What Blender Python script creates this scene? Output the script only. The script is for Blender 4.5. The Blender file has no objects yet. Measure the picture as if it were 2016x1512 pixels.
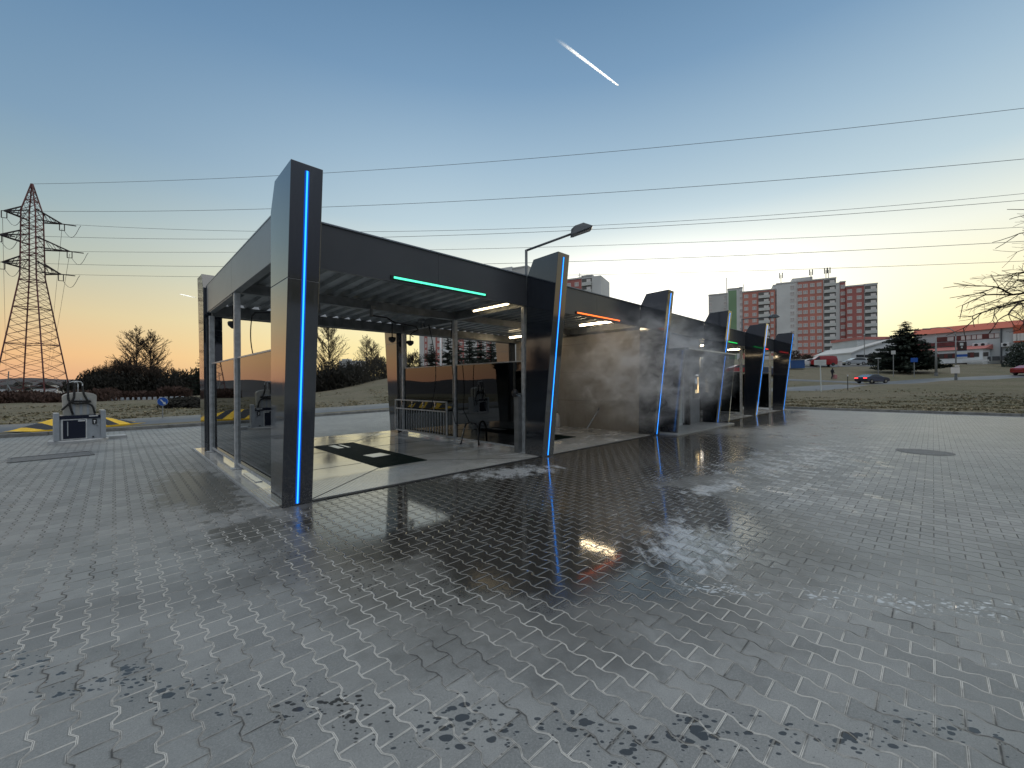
import bpy, math, random
from mathutils import Vector, Matrix
random.seed(7)
sc = bpy.context.scene
R_ = math.radians
# ------------------------------------------------------------ camera
FPX, YAW, PITCH, ROLL, EYE = 806.5, 0.7992, -0.0013, -0.0058, 1.6
fw = Vector((math.cos(YAW)*math.cos(PITCH), math.sin(YAW)*math.cos(PITCH), math.sin(PITCH)))
rt0 = Vector((math.sin(YAW), -math.cos(YAW), 0)); up0 = rt0.cross(fw)
rt = math.cos(ROLL)*rt0 + math.sin(ROLL)*up0; up = -math.sin(ROLL)*rt0 + math.cos(ROLL)*up0
cd = bpy.data.cameras.new('camera'); cam = bpy.data.objects.new('camera', cd); sc.collection.objects.link(cam)
cd.sensor_width = 36; cd.lens = FPX/2016*36; cd.clip_start = 0.05; cd.clip_end = 20000
m = Matrix((rt, up, -fw)).transposed().to_4x4(); m.translation = Vector((0, 0, EYE)); cam.matrix_world = m
sc.camera = cam
sc.render.resolution_x, sc.render.resolution_y = 1024, 768
# ------------------------------------------------------------ colour, exposure, render
sc.view_settings.view_transform = 'Standard'; sc.view_settings.look = 'None'
sc.view_settings.exposure = 0.0; sc.view_settings.gamma = 1.0
sc.cycles.use_denoising = True
try: sc.cycles.denoiser = 'OPENIMAGEDENOISE'
except Exception: pass
sc.cycles.max_bounces = 7; sc.cycles.glossy_bounces = 4; sc.cycles.diffuse_bounces = 3
sc.cycles.transparent_max_bounces = 12; sc.cycles.volume_bounces = 1
sc.cycles.use_adaptive_sampling = True; sc.cycles.adaptive_threshold = 0.015
sc.cycles.sample_clamp_indirect = 4.0
# ------------------------------------------------------------ node expression helper
class X_:
    def __init__(s, nt, k): s.nt, s.k = nt, k
    def _m(s, op, *o, clamp=False):
        n = s.nt.nodes.new('ShaderNodeMath'); n.operation = op; n.use_clamp = clamp
        for i, a in enumerate((s,)+o):
            if isinstance(a, X_): s.nt.links.new(a.k, n.inputs[i])
            else: n.inputs[i].default_value = a
        return X_(s.nt, n.outputs[0])
    def __add__(s, o): return s._m('ADD', o)
    def __sub__(s, o): return s._m('SUBTRACT', o)
    def __mul__(s, o): return s._m('MULTIPLY', o)
    def __truediv__(s, o): return s._m('DIVIDE', o)
    def __rmul__(s, o): return s*o
    def __radd__(s, o): return s+o
    def __rsub__(s, o): return (s*-1)+o
    def abs(s): return s._m('ABSOLUTE')
    def floor(s): return s._m('FLOOR')
    def fract(s): return s._m('FRACT')
    def max(s, o): return s._m('MAXIMUM', o)
    def min(s, o): return s._m('MINIMUM', o)
    def gt(s, o): return s._m('GREATER_THAN', o)
    def pow(s, o): return s._m('POWER', o)
    def clamp(s): return s._m('ADD', 0.0, clamp=True)
    def ss(s, a, b, lo=0.0, hi=1.0):
        n = s.nt.nodes.new('ShaderNodeMapRange'); n.interpolation_type = 'SMOOTHSTEP'
        s.nt.links.new(s.k, n.inputs[0]); n.inputs[1].default_value = a; n.inputs[2].default_value = b
        n.inputs[3].default_value = lo; n.inputs[4].default_value = hi
        return X_(s.nt, n.outputs[0])
def xyz(nt, sock):
    n = nt.nodes.new('ShaderNodeSeparateXYZ'); nt.links.new(sock, n.inputs[0]); return [X_(nt, o) for o in n.outputs]
def vec(nt, x, y, z=0.0):
    n = nt.nodes.new('ShaderNodeCombineXYZ')
    for i, a in enumerate((x, y, z)):
        if isinstance(a, X_): nt.links.new(a.k, n.inputs[i])
        else: n.inputs[i].default_value = a
    return n.outputs[0]
def noise(nt, v, scale, detail=3, rough=0.55, dist=0.0):
    n = nt.nodes.new('ShaderNodeTexNoise'); n.inputs['Scale'].default_value = scale; n.inputs['Detail'].default_value = detail
    n.inputs['Roughness'].default_value = rough; n.inputs['Distortion'].default_value = dist
    if v is not None: nt.links.new(v, n.inputs['Vector'])
    return X_(nt, n.outputs['Fac'])
def white(nt, v):
    n = nt.nodes.new('ShaderNodeTexWhiteNoise'); n.noise_dimensions = '2D'; nt.links.new(v, n.inputs['Vector']); return X_(nt, n.outputs['Value'])
def mixc(nt, f, a, b):
    n = nt.nodes.new('ShaderNodeMix'); n.data_type = 'RGBA'
    for i, s in ((0, f), (6, a), (7, b)):
        if isinstance(s, X_): nt.links.new(s.k, n.inputs[i])
        elif hasattr(s, 'is_linked'): nt.links.new(s, n.inputs[i])
        elif isinstance(s, (int, float)): n.inputs[i].default_value = s
        else: n.inputs[i].default_value = (*s, 1)
    return n.outputs[2]
def ramp(nt, f, stops):
    n = nt.nodes.new('ShaderNodeValToRGB'); nt.links.new(f.k if isinstance(f, X_) else f, n.inputs[0]); cr = n.color_ramp
    while len(cr.elements) < len(stops): cr.elements.new(0.5)
    for e, (p, c) in zip(cr.elements, stops): e.position = p; e.color = (*c, 1)
    return n.outputs[0]
# ------------------------------------------------------------ world: dusk sky, zenith and back brightened as added fill light
SUN_AZ = YAW - R_(27)          # the sun has gone down behind the flats to the right
w = bpy.data.worlds.new('World'); sc.world = w; w.use_nodes = True
nt = w.node_tree; nt.nodes.clear()
out = nt.nodes.new('ShaderNodeOutputWorld'); bg = nt.nodes.new('ShaderNodeBackground'); nt.links.new(bg.outputs[0], out.inputs[0])
tc = nt.nodes.new('ShaderNodeTexCoord'); x, y, z = xyz(nt, tc.outputs['Generated'])
el = z._m('ARCSINE')*(180/math.pi)
az = y._m('ARCTAN2', x)
cosd = (az-SUN_AZ)._m('COSINE'); ang = cosd._m('ARCCOSINE')*(180/math.pi)
sunside = [(0, (1.0, .78, .34)), (5/90, (1.02, .90, .46)), (10/90, (1.0, .93, .62)), (15/90, (.86, .89, .78)), (21/90, (.52, .66, .73)),
           (28/90, (.36, .51, .64)), (36/90, (.20, .34, .51)), (46/90, (.105, .215, .37)), (62/90, (.47, .55, .64)), (1, (1.8, 1.78, 1.68))]
farside = [(0, (.74, .36, .22)), (3/90, (.88, .51, .25)), (7/90, (.72, .58, .35)), (12/90, (.46, .51, .44)), (17/90, (.31, .43, .48)),
           (24/90, (.20, .33, .47)), (34/90, (.13, .25, .41)), (46/90, (.075, .170, .325)), (62/90, (.45, .53, .62)), (1, (1.8, 1.78, 1.68))]
backside = [(0, (.10, .11, .13)), (8/90, (.16, .18, .22)), (18/90, (.22, .27, .34)), (30/90, (.40, .46, .54)), (45/90, (.75, .80, .86)), (62/90, (1.15, 1.17, 1.18)), (1, (1.8, 1.78, 1.68))]  # upper stops of all three ramps brightened beyond dusk to fill ground and walls
e01 = (el/90).clamp()
ca, cb = ramp(nt, e01, sunside), ramp(nt, e01, farside)
lowdark = el.ss(-1.5, 0.3)
skyc = mixc(nt, ang.ss(34, 86), ca, cb)
left = (az-SUN_AZ)._m('SINE').gt(0)
back = left*ang.ss(98, 140)+(1-left)*ang.ss(42, 78)
skyc = mixc(nt, back, skyc, ramp(nt, e01, backside))
gz = (az-(SUN_AZ+R_(7)))._m('COSINE')._m('ARCCOSINE')*(180/math.pi)
glow = (gz/24)*(gz/24)+((el-9.5)/8.8)*((el-9.5)/8.8)
skyc = mixc(nt, (glow*-1.6)._m('EXPONENT')*.9, skyc, (1.9, 1.85, 1.7))
skyc = mixc(nt, lowdark, (.05, .05, .05), skyc)
nt.links.new(skyc, bg.inputs[0]); bg.inputs[1].default_value = 1.0
# ------------------------------------------------------------ sun (below the roofs, only a warm soft remainder)
sl = bpy.data.lights.new('sun', 'SUN'); sl.energy = 0.5; sl.angle = R_(14); sl.color = (1.0, .82, .6)
so = bpy.data.objects.new('sun', sl); sc.collection.objects.link(so)
so.rotation_euler = (R_(90-7), 0, SUN_AZ+R_(90)-R_(180)+R_(180)-R_(0))
so.rotation_euler = Vector((math.cos(SUN_AZ)*math.cos(R_(7)), math.sin(SUN_AZ)*math.cos(R_(7)), math.sin(R_(7)))).to_track_quat('Z', 'Y').to_euler()

# ------------------------------------------------------------ helpers
def P(px, py, f):
    return Vector((0, 0, EYE)) + fw*f + rt*((px-1008)/FPX*f) - up*((py-756)/FPX*f)
def lin(a, b, t): return a+(b-a)*t
def interp(xs, ys, x):
    if x <= xs[0]: return ys[0]
    for i in range(len(xs)-1):
        if x <= xs[i+1]: return lin(ys[i], ys[i+1], (x-xs[i])/(xs[i+1]-xs[i]))
    return ys[-1]
TF = [18, 26, 34, 44, 54, 66, 85, 110, 150, 200, 400, 900, 2500]
TR = [-9, -1.3, -0.95, -0.62, -0.48, -0.31, -0.1, 0.25, 0.6, 0.85, 1.25, 9]
TZ = [[0, -.1, -.3, -.8, -1.5, -3, -5, -7, -9, -10, -8, 4, 44],
      [0, 0, -.1, -.3, -.6, -1.2, -3, -6, -9, -10, -8, 4, 44],
      [0, 0, .0, .0, -.1, -.5, -1.6, -4, -7, -8, -6, 6, 60],
      [0, 0, .0, .1, .2, .3, .3, -1, -3, -4, 0, 10, 50],
      [0, 0, .0, .2, .4, .6, .8, 1, 1, 1, 4, 10, 30],
      [0, 0, .1, .8, 1.5, 2.3, 3.0, 4, 5, 6, 8, 12, 20],
      [0, 0, .3, 1.2, 2.2, 3.2, 4.6, 6, 8, 9, 10, 12, 20],
      [0, 0, .2, .9, 1.7, 3.0, 5.2, 8, 10, 12, 13, 14, 20],
      [0, 0, .1, .5, 1.2, 2.4, 4.6, 7, 10, 13, 14, 15, 20],
      [0, 0, .4, .85, 1.25, 2.5, 4.9, 6.5, 8, 9, 12, 15, 20],
      [0, .2, .7, 1.2, 2.0, 3.4, 5.2, 6.0, 8, 9, 12, 15, 20],
      [0, .2, .7, 1.2, 2.0, 3.4, 5.2, 6.0, 8, 9, 12, 15, 20]]
KX, KY = [-90, 2.5, 7.2, 11.4, 29.0], [20.2, 20.2, 21.6, 22.5, 26.4]
def outside(X, Y):
    return max(X-29.0, Y-interp(KX, KY, X), -90-X, -90-Y)
def zt(X, Y):
    f = X*math.cos(YAW)+Y*math.sin(YAW); r = X*math.sin(YAW)-Y*math.cos(YAW)
    d = math.hypot(f, r)
    k = r/max(f, .001) if f > 0 else (9 if r > 0 else -9)
    k = max(-9, min(9, k)); F = f if abs(k) < 1.6 else d*0.6
    i = 0
    while i < len(TR)-2 and k > TR[i+1]: i += 1
    t = (k-TR[i])/(TR[i+1]-TR[i]); z = lin(interp(TF, TZ[i], F), interp(TF, TZ[i+1], F), t)
    o = outside(X, Y)
    if o <= 0: return -0.08
    s = min(1, o/2.5); s = s*s*(3-2*s)
    return lin(-0.03, z, s)
def GP(px, f, dz=0.0):
    p = P(px, 756, f); return Vector((p.x, p.y, zt(p.x, p.y)+dz))
def dirz(p):            # yaw of a thing that should face the camera with its local -y
    return math.atan2(p.y, p.x)-math.pi/2
class MB:
    def __init__(s): s.v, s.f, s.m = [], [], []
    def add(s, vs, fs, mi=0):
        o = len(s.v); s.v += [Vector(a) for a in vs]; s.f += [tuple(i+o for i in q) for q in fs]; s.m += [mi]*len(fs); return s
    def box(s, c, d, rz=0.0, mi=0, top=(1, 1), rx=0.0, ry=0.0):
        M = Matrix.Rotation(rz, 3, 'Z') @ Matrix.Rotation(ry, 3, 'Y') @ Matrix.Rotation(rx, 3, 'X'); vs = []
        for zz in (-1, 1):
            for a, b in ((-1, -1), (1, -1), (1, 1), (-1, 1)):
                k = top if zz > 0 else (1, 1)
                vs.append(Vector(c)+M @ Vector((a*d[0]/2*k[0], b*d[1]/2*k[1], zz*d[2]/2)))
        return s.add(vs, [(3, 2, 1, 0), (4, 5, 6, 7), (0, 1, 5, 4), (1, 2, 6, 5), (2, 3, 7, 6), (3, 0, 4, 7)], mi)
    def b2(s, x0, x1, y0, y1, z0, z1, mi=0): return s.box(((x0+x1)/2, (y0+y1)/2, (z0+z1)/2), (abs(x1-x0), abs(y1-y0), abs(z1-z0)), mi=mi)
    def prism(s, pts, ax, a, b, mi=0):
        n = len(pts)
        def mk(p, t): return {'x': (t, p[0], p[1]), 'y': (p[0], t, p[1]), 'z': (p[0], p[1], t)}[ax]
        vs = [mk(p, a) for p in pts]+[mk(p, b) for p in pts]
        return s.add(vs, [tuple(range(n)), tuple(range(2*n-1, n-1, -1))]+[(i, i+n, (i+1) % n+n, (i+1) % n) for i in range(n)], mi)
    def cyl(s, a, b, r0, r1=None, n=8, mi=0, cap=True):
        a, b = Vector(a), Vector(b); r1 = r0 if r1 is None else r1; d = (b-a)
        if d.length < 1e-6: return s
        d.normalize(); q = d.orthogonal().normalized(); w_ = d.cross(q); vs = []
        for c, r in ((a, r0), (b, r1)):
            for i in range(n):
                t = 2*math.pi*i/n; vs.append(c+(q*math.cos(t)+w_*math.sin(t))*r)
        fs = [(i, (i+1) % n, (i+1) % n+n, i+n) for i in range(n)]
        if cap: fs += [tuple(range(n-1, -1, -1)), tuple(range(n, 2*n))]
        return s.add(vs, fs, mi)
    def tube(s, pts, r, n=8, mi=0):
        for i in range(len(pts)-1): s.cyl(pts[i], pts[i+1], r, n=n, mi=mi)
        return s
    def bar(s, a, b, t, mi=0): return s.cyl(a, b, t*.7, n=4, mi=mi, cap=False)
    def lathe(s, c, prof, n=16, mi=0):
        vs = [];
        for r, z_ in prof:
            for i in range(n):
                t = 2*math.pi*i/n; vs.append((c[0]+r*math.cos(t), c[1]+r*math.sin(t), c[2]+z_))
        fs = [(j*n+i, j*n+(i+1) % n, (j+1)*n+(i+1) % n, (j+1)*n+i) for j in range(len(prof)-1) for i in range(n)]
        fs += [tuple(range(n-1, -1, -1)), tuple(range((len(prof)-1)*n, len(prof)*n))]
        return s.add(vs, fs, mi)
    def build(s, name, mat, parent=None, smooth=False, bevel=0.0, off=None):
        me = bpy.data.meshes.new(name); off = Vector(off) if off is not None else Vector((0, 0, 0))
        me.from_pydata([v-off for v in s.v], [], s.f)
        mats = mat if isinstance(mat, (list, tuple)) else [mat]
        for q in mats: me.materials.append(q)
        me.polygons.foreach_set('material_index', s.m)
        if smooth: me.polygons.foreach_set('use_smooth', [True]*len(s.f))
        me.update()
        o = bpy.data.objects.new(name, me); sc.collection.objects.link(o)
        if parent is not None: o.parent = parent
        elif off.length: o.location = off
        if bevel:
            b = o.modifiers.new('bevel', 'BEVEL'); b.width = bevel; b.segments = 2; b.limit_method = 'ANGLE'; b.angle_limit = R_(40)
        return o
def tag(o, label=None, cat=None, group=None, kind=None):
    if label: o['label'] = label
    if cat: o['category'] = cat
    if group: o['group'] = group
    if kind: o['kind'] = kind
    return o
def thing(name, label, cat, loc=(0, 0, 0), rz=0.0, group=None):
    o = bpy.data.objects.new(name, None); o.empty_display_size = .3; sc.collection.objects.link(o)
    o.location = loc; o.rotation_euler = (0, 0, rz); return tag(o, label, cat, group)
def dup(root, loc, rz=0.0, label=None, scale=None, group=None):
    def cp(o, par):
        c = o.copy(); sc.collection.objects.link(c)
        if par is not None: c.parent = par
        for ch in [q for q in KIDS.get(o.name, [])]: cp(ch, c)
        return c
    KIDS.clear()
    for q in sc.objects:
        if q.parent: KIDS.setdefault(q.parent.name, []).append(q)
    r = cp(root, None); r.location = loc; r.rotation_euler = (0, 0, rz)
    if scale: r.scale = scale if isinstance(scale, (tuple, list)) else (scale,)*3
    if label: r['label'] = label
    if group: r['group'] = group
    return r
KIDS = {}
def child(src, parent, loc, rz=0.0, scale=None):
    c = src.copy(); sc.collection.objects.link(c); c.parent = parent; c.location = loc; c.rotation_euler = (0, 0, rz)
    if scale: c.scale = scale
    return c
# ------------------------------------------------------------ materials
def mat(name, col, rough=.5, metal=0.0, spec=None, ior=1.5, var=0.0, vs=6.0, bump=0.0, bs=40.0, coat=0.0, emit=None, es=1.0, rvar=0.0):
    m_ = bpy.data.materials.new(name); m_.use_nodes = True; nt = m_.node_tree; b = nt.nodes['Principled BSDF']
    b.inputs['Base Color'].default_value = (*col, 1); b.inputs['Roughness'].default_value = rough
    b.inputs['Metallic'].default_value = metal; b.inputs['IOR'].default_value = ior
    if coat: b.inputs['Coat Weight'].default_value = coat; b.inputs['Coat Roughness'].default_value = .05
    t = None
    if var or bump or rvar:
        t = nt.nodes.new('ShaderNodeTexCoord')
    if var:
        n = noise(nt, t.outputs['Object'], vs, 4)
        c = mixc(nt, n.ss(.3, .7), tuple(a*(1-var) for a in col), tuple(min(1, a*(1+var)) for a in col)); nt.links.new(c, b.inputs['Base Color'])
    if rvar:
        n = noise(nt, t.outputs['Object'], vs*.7, 4); nt.links.new(n.ss(.3, .7, max(.02, rough-rvar), rough+rvar).k, b.inputs['Roughness'])
    if bump:
        n = noise(nt, t.outputs['Object'], bs, 4); bn = nt.nodes.new('ShaderNodeBump'); bn.inputs['Strength'].default_value = bump
        bn.inputs['Distance'].default_value = .01; nt.links.new(n.k, bn.inputs['Height']); nt.links.new(bn.outputs[0], b.inputs['Normal'])
    if emit: b.inputs['Emission Color'].default_value = (*emit, 1); b.inputs['Emission Strength'].default_value = es
    return m_
M = {}
M['gloss'] = mat('glossy_graphite_panel', (.012, .016, .024), .07, ior=2.05, rvar=.02, vs=2, bump=.010, bs=3, coat=.6)
def grime(m_, col, lowz=.7):
    nt = m_.node_tree; b = nt.nodes['Principled BSDF']; t = nt.nodes.new('ShaderNodeTexCoord'); x, y, z = xyz(nt, t.outputs['Object'])
    st = noise(nt, vec(nt, x*14, y*14, z*.9), 1.0, 5, .7); sp = noise(nt, t.outputs['Object'], 38, 4, .75)
    k = (st.ss(.5, .75)*.16+z.ss(.0, lowz, 1, 0)*sp.ss(.45, .62)*.55+sp.ss(.6, .75)*.10)
    src = b.inputs['Base Color'].links[0].from_socket if b.inputs['Base Color'].is_linked else col
    nt.links.new(mixc(nt, k, src, (.13, .125, .115)), b.inputs['Base Color'])
    rs = b.inputs['Roughness']; r0 = X_(nt, rs.links[0].from_socket) if rs.is_linked else None
    nt.links.new(((r0 if r0 else k*0+rs.default_value)+k*.5).k, rs)
grime(M['gloss'], (.012, .016, .024))
M['satin'] = mat('satin_graphite_panel', (.050, .052, .056), .33, ior=1.6, var=.06, vs=1.5, rvar=.05)
M['sidefas'] = mat('silver_grey_panel', (.23, .255, .29), .34, metal=.25, var=.05, vs=1.5)
M['galv'] = mat('galvanised_steel', (.50, .52, .53), .42, metal=.3, var=.18, vs=9, rvar=.1)
M['galvd'] = mat('dull_zinc_beam', (.20, .21, .215), .5, metal=.5, var=.2, vs=5)
M['deck'] = mat('corrugated_deck_underside', (.30, .32, .33), .40, metal=.35, var=.2, vs=3)
M['black'] = mat('black_plastic', (.015, .015, .017), .4)
M['rubber'] = mat('black_rubber', (.012, .012, .012), .7)
M['chrome'] = mat('bright_steel', (.6, .6, .6), .22, metal=1)
M['led_core'] = mat('blue_led_core', (0, .1, .4), .4, emit=(.02, .30, 1.0), es=2.6)
M['led_halo'] = mat('blue_led_channel_glow', (0, .02, .1), .4, emit=(.0, .05, .40), es=1.0)  # emission stands in for the glow around the strip core
M['green'] = mat('green_signal_light', (0, .3, .2), .4, emit=(.10, 1.0, .55), es=1.6)
M['orange'] = mat('orange_signal_light', (.4, .1, 0), .4, emit=(1.0, .16, .03), es=2.2)
M['red_l'] = mat('red_signal_light', (.4, .0, 0), .4, emit=(1.0, .03, .03), es=2.2)
M['green2'] = mat('deep_green_signal_light', (0, .3, .1), .4, emit=(.01, .75, .12), es=1.2)
M['tube'] = mat('lit_tube', (.8, .7, .5), .4, emit=(1.0, .80, .48), es=6.0)
M['tubehot'] = mat('bright_lit_tube', (.8, .7, .5), .4, emit=(1.0, .78, .48), es=26.0)
M['white'] = mat('white_paint', (.72, .73, .73), .4, var=.08, vs=8)
M['ltgrey'] = mat('light_grey_enamel', (.36, .39, .42), .35, var=.08, vs=8)
M['navy'] = mat('navy_panel', (.008, .012, .03), .2)
M['cream'] = mat('cream_plastic', (.42, .41, .37), .5, var=.1, vs=6)
M['kerb'] = mat('kerb_concrete', (.22, .22, .21), .8, var=.25, vs=4, bump=.4, bs=60)
M['asphalt'] = mat('asphalt', (.085, .087, .09), .6, var=.2, vs=.8, bump=.3, bs=200)
M['yellow'] = mat('yellow_paint', (.85, .52, .02), .5, var=.12, vs=5)
M['blackp'] = mat('black_paint', (.02, .02, .022), .5, var=.2, vs=5)
M['bark'] = mat('dark_bark', (.045, .034, .026), .9, var=.3, vs=3)
M['twig'] = mat('brown_twigs', (.055, .038, .027), .9, var=.3, vs=1)
M['twigr'] = mat('reddish_twigs', (.07, .038, .028), .9, var=.3, vs=1)
M['needle'] = mat('dark_green_needles', (.016, .026, .016), .8, var=.4, vs=1.2)
M['bush'] = mat('dark_bush_leaves', (.022, .020, .014), .9, var=.4, vs=1.5)
M['lattice'] = mat('red_brown_lattice', (.15, .045, .045), .6, var=.4, vs=.3)
M['latd'] = mat('dark_lattice', (.03, .018, .022), .6)
M['wire'] = mat('aluminium_wire', (.10, .11, .12), .5)
M['lampgrey'] = mat('grey_lamp_metal', (.10, .11, .12), .4, metal=.4)
M['polegrey'] = mat('grey_pole', (.24, .25, .25), .5)
M['lens'] = mat('lamp_lens', (.08, .07, .065), .2)
M['greypl'] = mat('pale_grey_render', (.74, .75, .73), .8, var=.07, vs=.15)
M['greypl2'] = mat('mid_grey_render', (.60, .60, .58), .8, var=.07, vs=.15)
M['greenpl'] = mat('green_render', (.24, .38, .22), .8, var=.07, vs=.15)
M['redpl'] = mat('brick_red_render', (.58, .24, .19), .8, var=.12, vs=.12)
M['redpl2'] = mat('wine_red_render', (.46, .17, .15), .8, var=.12, vs=.12)
M['winfr'] = mat('cream_window_frame', (.80, .76, .72), .5)
M['wing'] = mat('window_pane', (.55, .52, .50), .2, var=.2, vs=.4)
M['wind'] = mat('dark_window_pane', (.05, .055, .06), .1)
M['balc'] = mat('balcony_parapet', (.60, .61, .58), .7, var=.2, vs=.3)
M['recess_shade'] = mat('loggia_recess_shade', (.16, .16, .15), .8)  # dark panel colour stands in for the shade inside the loggia
M['redroof'] = mat('orange_red_metal_roof', (.55, .12, .06), .45, var=.1, vs=.4)
M['redwin'] = mat('maroon_window_band', (.14, .035, .035), .3, var=.3, vs=.5)
M['whitew'] = mat('white_wall_paint', (.78, .81, .82), .7, var=.06, vs=.3)
M['greyw'] = mat('grey_wall_cladding', (.52, .55, .55), .7, var=.06, vs=.3)
M['carblue'] = mat('dark_blue_car_paint', (.02, .025, .05), .15, coat=1)
M['carred'] = mat('red_car_paint', (.30, .015, .015), .25, coat=1)
M['carsil'] = mat('silver_car_paint', (.42, .44, .45), .25, metal=.5, coat=1)
M['carwhite'] = mat('white_car_paint', (.65, .66, .66), .3, coat=1)
M['carglass'] = mat('car_glass', (.02, .025, .03), .05)
M['tail'] = mat('lit_tail_lamp', (.4, .01, .01), .3, emit=(1.0, .05, .05), es=3.0)
M['taild'] = mat('unlit_tail_lamp', (.3, .01, .01), .3)
M['headl'] = mat('head_lamp', (.6, .6, .6), .1)
M['blue'] = mat('sign_blue', (.02, .10, .42), .4)
M['bluec'] = mat('blue_container_paint', (.03, .09, .25), .5, var=.1, vs=1)
M['signw'] = mat('sign_white', (.62, .66, .65), .4)
M['brown'] = mat('brown_sign', (.05, .025, .022), .4)
M['cloth'] = mat('dark_cloth', (.02, .022, .028), .9)
M['skin'] = mat('skin', (.42, .24, .17), .6)
M['mat'] = mat('dark_green_grate', (.006, .020, .016), .55, ior=1.3)
M['plate'] = mat('steel_plate', (.62, .63, .63), .3, metal=.6, var=.1)
M['handpink'] = mat('pink_bag', (.45, .2, .2), .7)
M['concw'] = None
def nodes_mat(name):
    m_ = bpy.data.materials.new(name); m_.use_nodes = True; nt = m_.node_tree
    return m_, nt, nt.nodes['Principled BSDF'], nt.nodes.new('ShaderNodeTexCoord')
# glass with stronger sheen than clear glass (tinted safety glass, wet)
def glass(name, tint, refl_ior, tr):
    m_ = bpy.data.materials.new(name); m_.use_nodes = True; nt = m_.node_tree; nt.nodes.clear()
    o = nt.nodes.new('ShaderNodeOutputMaterial'); g = nt.nodes.new('ShaderNodeBsdfGlossy'); g.inputs['Roughness'].default_value = .015
    g.inputs['Color'].default_value = (.92, .94, .95, 1)
    t = nt.nodes.new('ShaderNodeBsdfTransparent'); t.inputs['Color'].default_value = (*tint, 1)
    fr = nt.nodes.new('ShaderNodeFresnel'); fr.inputs['IOR'].default_value = refl_ior
    mx = nt.nodes.new('ShaderNodeMixShader'); nt.links.new(fr.outputs[0], mx.inputs[0]); nt.links.new(t.outputs[0], mx.inputs[1]); nt.links.new(g.outputs[0], mx.inputs[2])
    nt.links.new(mx.outputs[0], o.inputs[0]); return m_
M['glass'] = glass('tinted_glass', (.42, .45, .45), 2.2, .5)
M['glassd'] = glass('dark_tinted_glass', (.10, .11, .12), 1.8, .2)
M['glassc'] = glass('smoked_glass', (.62, .64, .68), 1.4, .6)

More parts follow.
